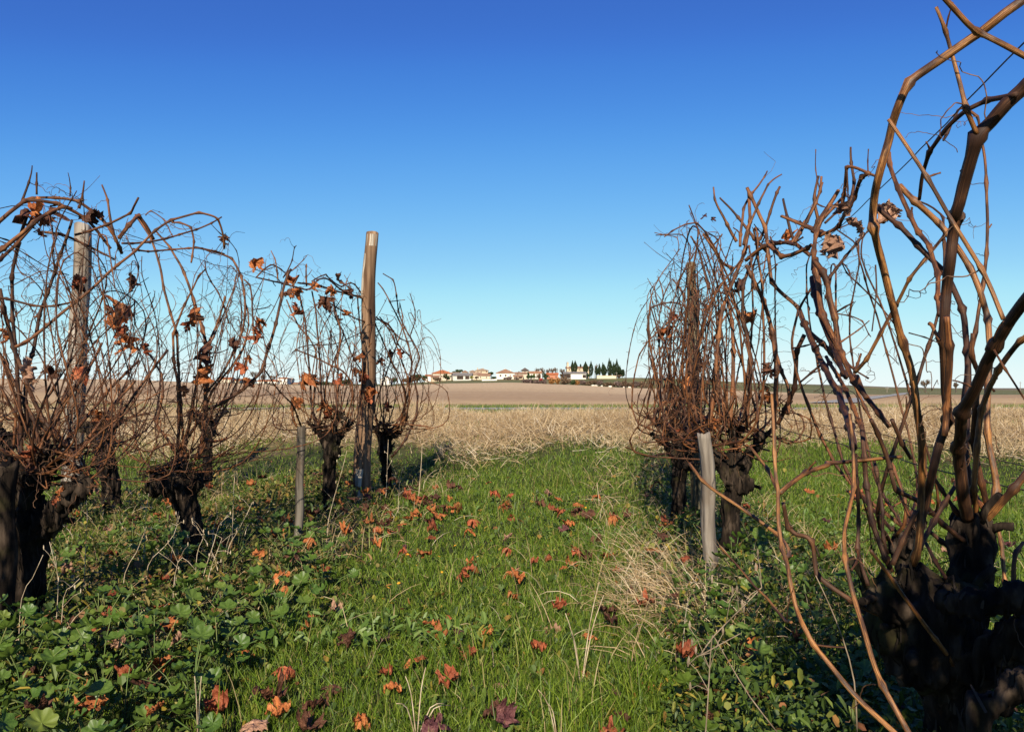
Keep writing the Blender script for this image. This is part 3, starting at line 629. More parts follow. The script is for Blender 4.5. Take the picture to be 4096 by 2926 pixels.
def pole(label, crop, x, top, d, h=None):
    p = P(*full(crop, x, top), d); gz = ground_z(p.x, d); e = empty('utility_pole', (p.x, d, gz)); tag(e, label, 'utility pole', 'utility poles')
    a = Acc(); a.tube([(0, 0, -.5), (0, 0, p.z - gz)], [.16, .11], 8); link('mast', a.mesh('mast'), M_wood, e)
    a = Acc(); a.box(-.7, .7, -.05, .05, p.z - gz - .7, p.z - gz - .55); link('crossarm', a.mesh('crossarm'), M_zinc, e)
pole('grey utility pole in front of the end cypresses', 'C2', 1766, 520, 540)
pole('grey utility pole between lone cypress and cemetery wall', 'C2', 1430, 480, 538)
pole('thin pole on the far slope left of the side lane', 'MR', 628, 1345, 300)
pole('thin pole on the horizon by the frame edge', 'MR', 1590, 1310, 420)

# ------------------------------------------------------------------ posts and stakes
def post(label, crop, top, bot, w0, w1, d, m, broken=False, cat='post', name='wooden_post', peel=None, dtop=None):
    (tx, ty), (bx, by) = full(crop, *top), full(crop, *bot); s = CR[crop][2]
    a = P(bx, by, d); b = P(tx, ty, dtop or d)
    a.z = ground_z(a.x, a.y) - .15 if a.z > ground_z(a.x, a.y) - .15 else a.z
    r1, r0 = w1 / s / 2 * d / FL, w0 / s / 2 * d / FL
    base = Vector((a.x, a.y, ground_z(a.x, a.y))); e = empty(name, base); tag(e, label, cat, 'posts of the vine rows')
    ax = b - a; n = 40; sides = 30; V = []; sd = hash(label) % 97
    side = Vector((1, 0, 0)); dep = Vector((0, 1, 0))
    for i in range(n):
        t = i / (n - 1); c = a + ax * t - base; rr = r1 + (r0 - r1) * t
        c += Vector((noise.noise(Vector((t * 3, sd, 0))), 0, 0)) * rr * (.9 if broken else .5)
        for k_ in range(sides):
            an = k_ * 2 * math.pi / sides
            q = rr * (1 + .15 * noise.noise(Vector((math.cos(an) * 1.3, math.sin(an) * 1.3 + sd, t * 5))) + (.16 if broken else .08) * noise.noise(Vector((math.cos(an) * 6, math.sin(an) * 6, t * 2 + sd))))
            zz = 0
            if i == n - 1: zz = rr * (.25 * math.cos(an + sd) + (.9 * noise.noise(Vector((math.cos(an) * 2, math.sin(an) * 2, sd))) if broken else .1 * noise.noise(Vector((an, sd, 0)))))
            V.append(c + side * math.cos(an) * q + dep * math.sin(an) * q + Vector((0, 0, zz)))
    Q = [(i * sides + k_, i * sides + (k_ + 1) % sides, (i + 1) * sides + (k_ + 1) % sides, (i + 1) * sides + k_) for i in range(n - 1) for k_ in range(sides)]
    V.append(b - base + Vector((0, 0, -r0 * .12))); T = [((n - 1) * sides + k_, (n - 1) * sides + (k_ + 1) % sides, n * sides) for k_ in range(sides)]
    link('shaft', np_mesh('shaft', [tuple(v) for v in V], [np.array(Q), np.array(T)], True), m, e)
    if peel:   # strips where the bark has come away, standing a little proud of the shaft
        for (t0, t1, a0, a1) in peel:
            V, Q = [], []; nn, mm = 16, 7
            for i in range(nn):
                t = t0 + (t1 - t0) * i / (nn - 1); c = a + ax * t - base; rr = (r1 + (r0 - r1) * t) * 1.035; c += Vector((noise.noise(Vector((t * 3, sd, 0))), 0, 0)) * (r1 + (r0 - r1) * t) * .5
                wob = .35 * noise.noise(Vector((t * 14, sd, 5)))
                for k_ in range(mm):
                    u_ = k_ / (mm - 1); an = a0 + wob * (1 - u_) + (a1 + .3 * noise.noise(Vector((t * 17, sd, 9))) - a0) * u_
                    q = rr * (1 + .15 * noise.noise(Vector((math.cos(an) * 1.3, math.sin(an) * 1.3 + sd, t * 5))) + .08 * noise.noise(Vector((math.cos(an) * 6, math.sin(an) * 6, t * 2 + sd))) - (.05 if k_ in (0, mm - 1) else 0))
                    V.append(c + side * math.cos(an) * q + dep * math.sin(an) * q)
                if i: Q += [((i - 1) * mm + k_, (i - 1) * mm + k_ + 1, i * mm + k_ + 1, i * mm + k_) for k_ in range(mm - 1)]
            link('bare_patch', np_mesh('bare_patch', [tuple(v) for v in V], np.array(Q), True), M_pale, e)
    return e
import zlib
def hash(s): return zlib.crc32(s.encode())
post('tall brown post with a pale peeled tip beside the lane', 'D', (826, 518), (800, 1085), 27, 40, 5.0, M_woodbr, peel=[(.955, .995, R(180), R(350)), (.78, .93, R(175), R(235)), (.03, .20, R(230), R(285))])
post('thick grey weathered post behind the nearest looping vine', 'D', (184, 500), (155, 1080), 33, 44, 4.8, M_wood, peel=[(.45, .66, R(180), R(238))])
post('mossy post standing inside the dense vine', 'D', (1534, 585), (1548, 1120), 21, 27, 4.3, M_woodgr)
post('short split stake leaning beside the tall brown post', 'D', (669, 948), (657, 1185), 18, 17, 3.4, M_stake, True, 'stake', 'vine_stake')
post('broken grey stake leaning against the stump of the dense vine', 'D', (1562, 962), (1592, 1260), 26, 38, 2.75, M_wood, True, 'stake', 'vine_stake', dtop=2.68)
post('thick dark stake beside the stump at the frame edge', 'D', (15, 1030), (5, 1480), 46, 50, 2.15, M_bark, True, 'stake', 'vine_stake')  # black bark material puts the shadow on this stake into its colour

ORD = ['nearest', 'second nearest', 'third nearest', 'fourth nearest', 'fifth nearest', 'sixth nearest', 'seventh nearest', 'eighth nearest', 'ninth nearest', 'tenth nearest', 'eleventh nearest', 'twelfth nearest'] + [k + 'teenth nearest' for k in ('thir', 'four', 'fif', 'six', 'seven', 'eigh', 'nine')]
MARKS = {'the tall brown post': (-.90, 5.0), 'the forked stump': (-1.33, 2.3), 'the mossy stump': (-1.22, 3.12), 'the broken grey stake': (.84, 2.75), 'the split stake': (-.88, 3.4), 'the nearest vine trunk': (.70, 1.36), 'the mossy post': (.93, 4.3)}
def single_out(items):
    """items: (object, label); things that share a label get their place in the order of distance from the landmark closest to them"""
    by = {}
    for o, l in items: by.setdefault(l, []).append(o)
    for l, os_ in by.items():
        if len(os_) == 1: os_[0]['label'] = l; continue
        sub = {}
        for o in os_:
            m = min(MARKS, key=lambda k: (o.location.x - MARKS[k][0]) ** 2 + (o.location.y - MARKS[k][1]) ** 2); sub.setdefault(m, []).append(o)
        for m, g in sub.items():
            g.sort(key=lambda o: (o.location.x - MARKS[m][0]) ** 2 + (o.location.y - MARKS[m][1]) ** 2)
            for i, o in enumerate(g): o['label'] = f'{l}, {ORD[min(i, 18)]} such to {m}' if len(g) > 1 else f'{l}, the one closest to {m}'
# ------------------------------------------------------------------ leaves
def vine_leaf_mesh(seed, crumple, curl):
    r = random.Random(seed * 17 + 3); na, nr = 36, 5; V, Q, T = [(0, 0, 0)], [], []
    lobes = [r.uniform(.55, 1.1) for _ in range(5)]; tear = r.uniform(0, 6.28); tw = r.uniform(.15, .4) if r.random() < .6 else 0
    fold_a, fold_k = r.uniform(0, 3.14), r.uniform(-1.6, 1.6) * crumple
    for j in range(1, nr + 1):
        f = j / nr
        for i in range(na):
            a = i * 2 * math.pi / na; k = int(((a - math.pi / 2 + math.pi / 5) % (2 * math.pi)) / (2 * math.pi / 5)) % 5
            lob = .30 + .19 * lobes[k] * abs(math.cos(2.5 * (a - math.pi / 2))) ** .8
            lob *= 1 - .5 * math.exp(-((((a + math.pi / 2 + math.pi) % (2 * math.pi)) - math.pi) / .28) ** 2)
            if tw: lob *= 1 - .55 * math.exp(-((((a - tear + math.pi) % (2 * math.pi)) - math.pi) / tw) ** 2)
            if j == nr: lob *= 1 + .06 * (1 if i % 2 else -1) + r.uniform(-.07, .05)
            rad = lob * f; x, y = rad * math.cos(a), rad * math.sin(a)
            z = curl * rad * rad * 1.8 + crumple * (.22 * noise.noise(Vector((x * 4, y * 4, seed))) + .15 * noise.noise(Vector((x * 9, y * 9, seed))) + .05 * noise.noise(Vector((x * 22, y * 22, seed)))) * (.4 + f)
            d = x * math.cos(fold_a) + y * math.sin(fold_a)
            if d > .06:      # one side rolled over
                ang = fold_k * (d - .06) * 4; q = d - .06; nd = .06 + q * math.cos(ang); z += q * math.sin(ang)
                x += (nd - d) * math.cos(fold_a); y += (nd - d) * math.sin(fold_a)
            V.append((x, y, z))
    for i in range(na): T.append((0, 1 + i, 1 + (i + 1) % na))
    for j in range(nr - 1):
        for i in range(na):
            a0 = 1 + j * na; Q.append((a0 + i, a0 + na + i, a0 + na + (i + 1) % na, a0 + (i + 1) % na))
    return np_mesh('leaf', V, [np.array(T), np.array(Q)], True)
LEAF = {'flat': [vine_leaf_mesh(i, .5, (-.35, .15, -.5, .2)[i % 4]) for i in range(6)], 'curled': [vine_leaf_mesh(10 + i, .9, (.8, -1.0, .5)[i % 3]) for i in range(6)], 'crumpled': [vine_leaf_mesh(20 + i, 1.3, (.3, -.5, -.8, .1)[i % 4]) for i in range(9)]}
LEAFM = {}
def leaf_obj(name, form, colour, loc, size, rot, parent=None):
    idx = random.randrange(len(LEAF[form])); key = (form, idx, colour)
    if key not in LEAFM:
        me = LEAF[form][idx].copy(); me.materials.clear(); me.materials.append(LM[colour]); LEAFM[key] = me
    o = bpy.data.objects.new(name, LEAFM[key]); COL.objects.link(o); o.location = loc; o.rotation_euler = rot; o.scale = (size * random.uniform(.75, 1.1), size, size * random.uniform(.8, 1.2))
    if parent: o.parent = parent
    return o

# ------------------------------------------------------------------ vines
def rv(s): return Vector((random.gauss(0, s), random.gauss(0, s), random.gauss(0, s)))
class Vine:
    def __init__(s, label, base, trunk, lumps):
        """trunk: list of (list of world points, list of radii); lumps: (point, radius)"""
        s.e = empty('grapevine', base); s.b = Vector(base); tag(s.e, label, 'grapevine', 'old grapevines along the lane'); s.tend = Acc(); s.nt = 0
        bm = Acc(); trunk = [(p, [r * .86 for r in rr]) for p, rr in trunk]; lumps = [(c, r * .80) for c, r in lumps]
        for pts, rad in trunk:
            q = resample(pts, .03); m = len(q); rr = np.interp(np.linspace(0, len(rad) - 1, m), range(len(rad)), rad)
            bm.tube([p - s.b for p in q], list(rr), 10)
        for c, r in lumps:
            b2 = bmesh.new(); bmesh.ops.create_icosphere(b2, subdivisions=2, radius=r); b2.verts.ensure_lookup_table()
            V = [tuple(v.co + Vector(c) - s.b) for v in b2.verts]; T = [[v.index for v in f.verts] for f in b2.faces]; b2.free(); bm.add(V, None, T)
        me = bm.mesh('trunk'); tmp = link('trunk', me, M_bark)
        md = tmp.modifiers.new('r', 'REMESH'); md.mode = 'VOXEL'; md.voxel_size = .0052
        dg = bpy.context.evaluated_depsgraph_get(); me2 = bpy.data.meshes.new_from_object(tmp.evaluated_get(dg))
        bpy.data.objects.remove(tmp); n = len(me2.vertices); co = np.zeros(n * 3, np.float32); no = np.zeros(n * 3, np.float32)
        me2.vertices.foreach_get('co', co); me2.vertices.foreach_get('normal', no); co = co.reshape(-1, 3); no = no.reshape(-1, 3)
        dsp = np.array([.010 * noise.noise(Vector((c[0] * 26, c[1] * 26, c[2] * 9))) + .020 * (.18 - abs(noise.noise(Vector((c[0] * 48, c[1] * 48, c[2] * 5 + 7))))) + .010 * noise.noise(Vector((c[0] * 110, c[1] * 110, c[2] * 11))) + .006 * noise.noise(Vector(c) * 30) for c in co.tolist()])
        me2.vertices.foreach_set('co', (co + no * dsp[:, None]).astype(np.float32).ravel()); me2.update()
        me2.polygons.foreach_set('use_smooth', np.full(len(me2.polygons), True))
        link('trunk', me2, M_bark, s.e)
        big = max(r for _, r in lumps); nv = len(me2.vertices); bs = Acc()
        me2.vertices.foreach_get('co', co.ravel()); c3 = np.array([v.co[:] for v in me2.vertices]); n3 = np.array([v.normal[:] for v in me2.vertices])
        for _ in range(int(250 + 6000 * big)):
            k = random.randrange(nv); p = Vector(c3[k]); nn = Vector(n3[k]); up = Vector((random.gauss(0, .25), random.gauss(0, .25), 1)); up = (up - nn * up.dot(nn))
            if up.length < .25: continue
            up.normalize(); sd = nn.cross(up); l = random.uniform(.012, .040); w_ = random.uniform(.0007, .0022); lift = random.uniform(.001, .006)
            V = [p - up * l * .5 - sd * w_ + nn * .001, p - up * l * .5 + sd * w_ + nn * .001, p + sd * w_ * 1.1 + nn * (lift * .4 + .002), p - sd * w_ * 1.1 + nn * (lift * .4 + .002), p + up * l * .5 + sd * w_ * .5 + nn * lift, p + up * l * .5 - sd * w_ * .5 + nn * lift]
            bs.add([tuple(v) for v in V], [(0, 1, 2, 3), (3, 2, 4, 5)])
        o = link('loose_bark', bs.mesh('loose_bark'), M_strip, s.e); o['kind'] = 'stuff'
        for c, r in lumps:
            for _ in range(4):
                d = Vector((random.gauss(0, .7), random.gauss(0, .7), random.uniform(-.1, 1))).normalized(); p = Vector(c) - s.b + d * r * .8; a = Acc(); rr = random.uniform(.004, .009); ln = random.uniform(.015, .05)
                p2 = p + (d + rv(.2)).normalized() * (ln + r * .2); a.tube([p, p.lerp(p2, .5) + rv(.003), p2], [rr * 1.3, rr, rr * 1.15], 7); link('pruned_spur', a.mesh('pruned_spur', True), M_bark, s.e)
    def tendril(s, p, d, ln, rad=.0008):
        q = [p.copy()]; a = random.random() * 6; c = random.uniform(.004, .012); n = 22; curly = random.random() < .6
        u = d.orthogonal().normalized(); v = d.cross(u).normalized(); pos = p.copy(); dirv = d.normalized()
        for i in range(1, n):
            t = i / n; dirv = (dirv + rv(.22) + Vector((0, 0, -.06))).normalized(); pos = pos + dirv * ln / n
            k = c * max(0, t - .35) * 2 if curly else .1 * c
            q.append(pos + u * math.cos(a + t * 26) * k + v * math.sin(a + t * 26) * k)
        s.tend.tube([x - s.b for x in q], [rad * (1.2 - .6 * i / n) for i in range(n)], 4, cap=False); s.nt += 1
    def cane(s, pts, r0, r1, shoots=.3, tend=.25, sides=8, smooth_nodes=1.0, gap=None, jit=.0, name='cane', wild=1.0, m=None):
        ln = sum((Vector(pts[i + 1]) - Vector(pts[i])).length for i in range(len(pts) - 1))
        step = max(.008, min(.02, ln / 60)); q = resample(pts, step); cm0 = m; m = len(q)
        L = [0.0]
        for i in range(1, m): L.append(L[-1] + (q[i] - q[i - 1]).length)
        T_ = L[-1]; gap = gap or min(.11, max(.05, r0 * 16)); nodes = []; x = gap * random.uniform(.3, 1)
        while x < T_ - .01: nodes.append(x); x += gap * random.uniform(.75, 1.35)
        rad, out = [], []
        def at(x):
            k_ = min(max(int(np.searchsorted(L, x)), 1), m - 1); f = (x - L[k_ - 1]) / max(L[k_] - L[k_ - 1], 1e-6); return q[k_ - 1].lerp(q[k_], min(max(f, 0), 1))
        ks = [0.0] + nodes + [T_]; kp = [q[0]] + [at(x) + rv(1).normalized() * (r0 * random.uniform(.15, .75)) for x in nodes] + [q[-1]]
        seg = 0
        for i in range(m):
            while seg < len(ks) - 2 and L[i] > ks[seg + 1]: seg += 1
            f = (L[i] - ks[seg]) / max(ks[seg + 1] - ks[seg], 1e-6); lin = kp[seg].lerp(kp[seg + 1], min(max(f, 0), 1))
            base = r0 + (r1 - r0) * L[i] / T_; r = base
            for n_ in (ks[seg], ks[seg + 1]):
                if 0 < n_ < T_: r += base * .68 * smooth_nodes * math.exp(-((L[i] - n_) / max(r0 * .95, .0045)) ** 2)
            r *= 1 + .06 * noise.noise(Vector((L[i] * 40, r0 * 900, 3.1)))
            off = Vector((noise.noise(Vector((L[i] * 14, r0 * 700, 1.0))), noise.noise(Vector((L[i] * 14, r0 * 700, 9.0))), noise.noise(Vector((L[i] * 14, r0 * 700, 17.0))))) * min(r0 * .35, .0022)
            rad.append(r); lw = .72 if gap < .13 else .5; out.append(lin * lw + q[i] * (1 - lw) + off)
        a = Acc(); a.tube([p - s.b for p in out], rad, sides)
        cm = cm0 or M_cane; me = a.mesh(name, True); cane_attr(me, out, sides, L, random.random() * 99); o = link(name, me, cm, s.e)
        for n_ in nodes:
            i = min(range(m), key=lambda j: abs(L[j] - n_)); t = (out[min(i + 1, m - 1)] - out[max(i - 1, 0)]).normalized()
            rr = r0 + (r1 - r0) * L[i] / T_
            if random.random() < shoots:
                dv = (t * random.uniform(.3, 1) + rv(.55) + Vector((0, 0, .25))).normalized()
                sl_ = random.choice([.012, .015, .02, .03, .05, .08, .12]) * wild * random.uniform(.7, 1.3); p0 = out[i]
                p1 = p0 + dv * sl_ * .5 + rv(sl_ * .04); p2 = p1 + (dv + rv(.2) + Vector((0, 0, .1))).normalized() * sl_ * .5
                rs = rr * random.uniform(.35, .6); b = Acc(); qq = resample([p0, p1, p2], max(.006, sl_ / 8))
                b.tube([p - s.b for p in qq], [rs * (1.25 - .55 * j / len(qq) + (.35 if j in (len(qq) // 2, len(qq) - 1) else 0)) for j in range(len(qq))], 6)
                me = b.mesh('side_shoot', True); cane_attr(me, qq, 6, [sl_ * j / len(qq) for j in range(len(qq))], random.random() * 99); link('side_shoot', me, M_cane, o)
            if random.random() < tend:
                s.tendril(out[i], (t * .2 + rv(.7)).normalized(), random.uniform(.04, .16))
        return o
    def traced(s, txt, d0, d1, w0, w1, dmid=None, **kw):
        pts, sc_ = trace(txt); n = len(pts); q = []
        for i, (x, y) in enumerate(pts):
            t = i / (n - 1); d = d0 + (d1 - d0) * t if dmid is None else (d0 * (1 - t) ** 2 + 2 * dmid * t * (1 - t) + d1 * t * t)
            q.append(P(x, y, d + random.uniform(-.012, .012)))
        return s.cane(q, w0 / sc_ / 2 * d0 / FL, w1 / sc_ / 2 * d1 / FL, **kw)
    def rand(s, n, heads, xr, yr, zr, rad=(.0032, .0050), droop=.38, bow=.10, **kw):
        """canes from the head up, bowed outwards, their tops tied near the top wire"""
        for _ in range(n):
            h = Vector(random.choice(heads)); top = Vector((random.uniform(*xr), random.uniform(*yr), random.uniform(*zr)))
            out_ = Vector((top.x - h.x, (top.y - h.y), 0)); side_ = Vector((random.gauss(0, bow), random.gauss(0, bow * .8), 0)) + out_ * .25
            m1 = h.lerp(top, .22) + side_ * 1.05 + rv(.02) - Vector((0, 0, .04)); m2 = h.lerp(top, .7) + side_ * .8 + rv(.025); pts = [h + rv(.02), m1, m2, top]
            if random.random() < droop:
                dx = Vector((random.gauss(0, .08), random.gauss(.0, .14), 0)); pts += [top + dx * .6 + Vector((0, 0, random.uniform(0, .04))), top + dx * 1.3 - Vector((0, 0, random.uniform(.02, .2)))]
            else: pts.append(top + Vector((random.gauss(0, .06), random.gauss(0, .08), random.uniform(.03, .14))))
            r = random.uniform(*rad); s.cane(pts, r, r * random.uniform(.35, .6), sides=6, **kw)
    def leaf(s, crop, x, y, size, d, colour, form='crumpled'):
        p = P(*full(crop, x, y), d); size *= 1.3 if s.b.x < 0 else 1; leaf_obj('dead_leaf', form, colour, p - s.b, size / CR[crop][2] * d / FL, (R(90) + random.gauss(0, .5), random.gauss(0, .6), random.uniform(0, 6.28)), s.e)
    def more_leaves(s, n, xr, yr, zr):
        for _ in range(n):
            p = Vector((random.uniform(*xr), random.uniform(*yr), random.uniform(*zr)))
            leaf_obj('dead_leaf', random.choice(['crumpled', 'curled']), random.choice(['rust orange', 'rust orange', 'red brown', 'dark brown']), p - s.b, random.uniform(.05, .10), (R(90) + random.gauss(0, .6), random.gauss(0, .6), random.uniform(0, 6.28)), s.e)
    def done(s):
        if s.nt: 
            o = link('tendrils', s.tend.mesh('tendrils'), M_tendril, s.e); o['kind'] = 'stuff'
def PP(c, x, y, d): return P(*full(c, x, y), d)

# --- nearest vine, right (trunk partly below the frame)
vE = Vine('nearest thick stemmed vine with a dark knobbly head and tall arching canes', (.72, 1.36, 0),
  [([(.70, 1.40, -.1), PP('BR', 800, 1624, 1.36), PP('BR', 800, 1400, 1.35), PP('BR', 770, 1150, 1.33), PP('BR', 720, 980, 1.32)], [.062, .052, .05, .06, .06]),
   ([PP('BR', 760, 1000, 1.32), PP('BR', 600, 1000, 1.30), PP('BR', 470, 930, 1.28), PP('BR', 400, 840, 1.27)], [.06, .05, .035, .02]),
   ([PP('BR', 640, 1000, 1.31), PP('BR', 610, 850, 1.30), PP('BR', 600, 740, 1.30)], [.045, .03, .018]),
   ([PP('BR', 800, 1050, 1.33), PP('BR', 900, 850, 1.36), PP('BR', 920, 620, 1.38), PP('BR', 930, 480, 1.38)], [.055, .042, .034, .026]),
   ([PP('BR', 760, 930, 1.22), PP('BR', 950, 945, 1.18), PP('BR', 1230, 915, 1.16)], [.018, .02, .022]),
   ([PP('BR', 830, 1350, 1.32), PP('BR', 1000, 1250, 1.26), PP('BR', 1230, 1060, 1.2)], [.04, .036, .034]),
   ([PP('BR', 1230, 1340, 1.02), PP('BR', 1070, 1480, 1.04), PP('BR', 920, 1660, 1.06), (.62, 1.1, -.1)], [.02, .024, .027, .03])],
  [(PP('BR', 560, 1080, 1.31), .07), (PP('BR', 640, 1180, 1.31), .075), (PP('BR', 720, 980, 1.32), .06), (PP('BR', 850, 950, 1.34), .055), (PP('BR', 420, 900, 1.28), .032), (PP('BR', 930, 560, 1.38), .034), (PP('BR', 1020, 1260, 1.36), .04)])
TE = vE.traced
TE('TR 1660,-30 1500,70 1340,210 1250,265 1080,370 850,540 790,605 700,740 630,880 600,1010 545,1180 500,1350 490,1440 505,1617 MR 530,200 545,320 590,490 640,690 700,910 760,1080 820,1250 850,1480 870,1624 BR 655,150 665,250 660,400 650,600 600,740', .98, 1.3, 48, 37, shoots=.12, gap=.17, m=M_sunlit)
TE('TR 950,-120 1040,0 1220,200 1300,235 1400,280 1680,435', .93, .95, 39, 43, shoots=.05, gap=.16, m=M_sunlit)
TE('TR 1275,965 1240,900 1200,790 1165,580 1085,320 1030,150 985,50', 1.04, 1.03, 36, 25, shoots=.1, gap=.1, m=M_sunlit)
TE('TR 1680,570 1617,640 1500,730 1380,880 1280,980 1230,1150 1170,1380 1140,1530 1100,1617 MR 1140,110 1100,260 1070,450 1040,640 1025,830 1030,1000 1040,1200 1050,1400 1060,1530 BR 783,0 725,130 690,260 665,400 640,560 610,720', 1.0, 1.3, 72, 39, shoots=.12, gap=.15, m=M_shaded)
TE('MR 1690,640 1617,730 1500,880 1400,1060 1330,1220 1240,1380 1180,1500 1150,1624 BR 850,60 842,200 855,380 890,490', .95, 1.37, 61, 65, shoots=.15, gap=.13, m=M_shaded)
TE('TR 640,860 690,930 800,1110 870,1210 960,1370 1060,1560 MR 1130,220 1200,320 1310,490 1400,650 1470,860', 1.02, .97, 27, 34, shoots=.08, gap=.1, m=M_sunlit)
TE('TR 1560,680 1430,710 1330,725 1200,755 1130,790 1030,890 960,1040 920,1140 880,1260 860,1440', 1.0, 1.2, 41, 25, shoots=.2, gap=.13, m=M_shaded)
TE('TR 720,1340 830,1450 960,1580 MR 1080,260 1160,370 1250,520 1320,660 1355,830 1360,960 1370,1080 1365,1250 1345,1400 1330,1550 BR 990,0 1000,80 1030,200 1045,350 1010,450', 1.5, 1.38, 29, 34, shoots=.12, m=M_sunlit)
TE('TR 640,1100 650,1220 700,1340 740,1450 820,1617 MR 880,250 920,310 960,420 1000,560 1000,720 1010,830', 1.55, 1.25, 29, 37, shoots=.15)
TE('TR 560,1500 MR 660,140 760,220 850,320 950,440 1050,530 1110,610 1170,780 1215,900 1205,1000 1200,1100 1210,1300 1210,1480 BR 886,40 880,180 900,420', 1.6, 1.38, 25, 37, shoots=.2)
TE('MR 1075,210 1050,250 900,430 800,550 720,710 620,880 540,1040 480,1150 400,1240', 1.6, 1.8, 22, 27, shoots=.06, m=M_sunlit)
TE('MR 1060,840 1090,1000 1090,1150 1070,1300 1060,1500 BR 770,60', 1.1, 1.15, 37, 34, shoots=.08)
TE('MR 1245,960 1230,1100 1270,1190 1300,1260 BR 925,0 930,100 960,260 1000,430', 1.3, 1.38, 25, 32, shoots=.1)
TE('MR 1700,920 1617,1000 1550,1060 1480,1150 1380,1290 1340,1360 BR 940,100 925,300 940,470', 1.2, 1.38, 29, 30, shoots=.1, m=M_sunlit)
TE('RC 1060,-40 1075,200 1085,540 1110,660 1095,850 1120,1030 1170,1200 1180,1350 1215,1560 BR 0,1060 130,1230 220,1370 330,1490 480,1610 600,1720', 1.25, 1.0, 17, 32, shoots=.12, gap=.15, m=M_sunlit)
TE('RC 462,455 600,620 850,780 1080,950 1190,1060 1190,1120 1150,1140', 1.5, 1.21, 22, 29, shoots=.1, gap=.13, m=M_sunlit)
TE('RC 900,330 1040,520 1100,650', 1.3, 1.24, 18, 29, shoots=.1, gap=.1, m=M_sunlit)
TE('RC 1115,670 1180,600 1280,540 1400,490 1624,430 BR 150,205 280,182 450,175 545,165', 1.24, 1.35, 29, 17, shoots=.15, gap=.12, m=M_sunlit)
TE('RC 680,1050 760,1130 850,1220 945,1360 1075,1450 1110,1530 1160,1590 1200,1600', 1.25, 1.08, 13, 22, shoots=.12, gap=.09, m=M_sunlit)
TE('RC 1140,740 1180,920 1240,1010 1320,970 1370,1080 1380,1240 1470,1350 1624,1430 BR 260,935 380,1000 480,1010', 1.33, 1.29, 22, 29, shoots=.1, m=M_shaded)
TE('BR 380,660 500,830 650,1050 800,1230 830,1290', 1.16, 1.27, 17, 25, shoots=.06, gap=.12, m=M_sunlit)
TE('BR 270,-60 290,120 290,300 260,430 222,560 250,740 290,930 350,1130 400,1280 480,1450 600,1660 680,1800', 1.3, .98, 18, 32, shoots=.12, gap=.13, m=M_sunlit)
TE('BR 330,0 345,120 350,250 370,400 400,570 450,680 490,770', 1.35, 1.29, 25, 30, shoots=.15, m=M_shaded)
TE('BR 300,150 305,330 320,480 310,700 365,850', 1.3, 1.27, 18, 22, shoots=.15, m=M_shaded)
TE('BR 400,190 425,320 440,480 440,580 470,680', 1.35, 1.3, 17, 17, shoots=.15, m=M_shaded)
TE('BR 380,-30 450,100 480,200 500,330 640,390 740,500 830,590 880,610', 1.3, 1.37, 22, 26, shoots=.1, m=M_shaded)
TE('BR 490,-30 550,100 595,175', 1.36, 1.4, 22, 20, shoots=.1, m=M_shaded)
TE('BR 620,450 560,590 495,740', 1.27, 1.29, 25, 30, shoots=.1, m=M_shaded)
TE('BR 860,270 750,450 650,620 595,730', 1.36, 1.3, 20, 30, shoots=.1, m=M_shaded)
TE('BR 1230,220 1080,400 1010,480 950,530', 1.3, 1.38, 37, 45, shoots=.1, m=M_sunlit)
TE('BR 1050,520 1080,700 1090,850 1075,1000', 1.42, 1.36, 18, 22, shoots=.05, m=M_sunlit)
TE('BR 1000,1395 970,1480 940,1600', 1.3, 1.3, 26, 26, shoots=.05, m=M_sunlit)
TE('BR 1190,620 1120,720 1130,860 1160,930', 1.2, 1.17, 18, 30, shoots=.1)
TE('BR 530,360 580,470 610,520', 1.42, 1.4, 15, 17, shoots=.1)
TE('BR 690,560 830,680 870,740', 1.45, 1.4, 20, 20, shoots=.1)
TE('BR 670,620 720,720 780,810', 1.42, 1.36, 18, 20, shoots=.1)
TE('BR 700,250 780,380 850,480', 1.4, 1.38, 17, 22, shoots=.1)
TE('MR 545,470 555,600 545,780 520,945', 1.15, 1.12, 12, 10, shoots=0, tend=.1, gap=.06, m=M_shaded)
TE('MR 1400,1080 1460,1190 1540,1310 1650,1480', 1.0, 1.0, 15, 13, shoots=0, tend=.1)
TE('MR 1395,1010 1390,960 1420,900 1470,870', .99, .97, 10, 12, shoots=0, tend=0)
TE('MR 1000,1030 900,990 785,958', 1.1, 1.12, 7, 10, shoots=0, tend=0)
TE('MR 1100,1300 1150,1305 1230,1345', 1.12, 1.1, 10, 13, shoots=0, tend=0)
TE('MR 1010,1010 975,930 965,880 930,890', 1.12, 1.13, 22, 29, shoots=0, tend=0)
vE.rand(1, [PP('BR', 600, 760, 1.32), PP('BR', 420, 860, 1.28), PP('BR', 920, 500, 1.38)], (.62, .98), (1.5, 2.1), (1.1, 1.3), (.0035, .005), shoots=.2, tend=.4)
for (c, x, y, s_, d) in [('MR', 420, 190, 210, 2.2), ('MR', 620, 110, 250, 2.15), ('MR', 235, 320, 230, 2.3), ('MR', 330, 60, 170, 2.25), ('MR', 690, 90, 150, 2.2)]: vE.leaf(c, x, y, s_, d, 'pale tan', 'curled' if s_ < 150 else 'crumpled')
vE.done()

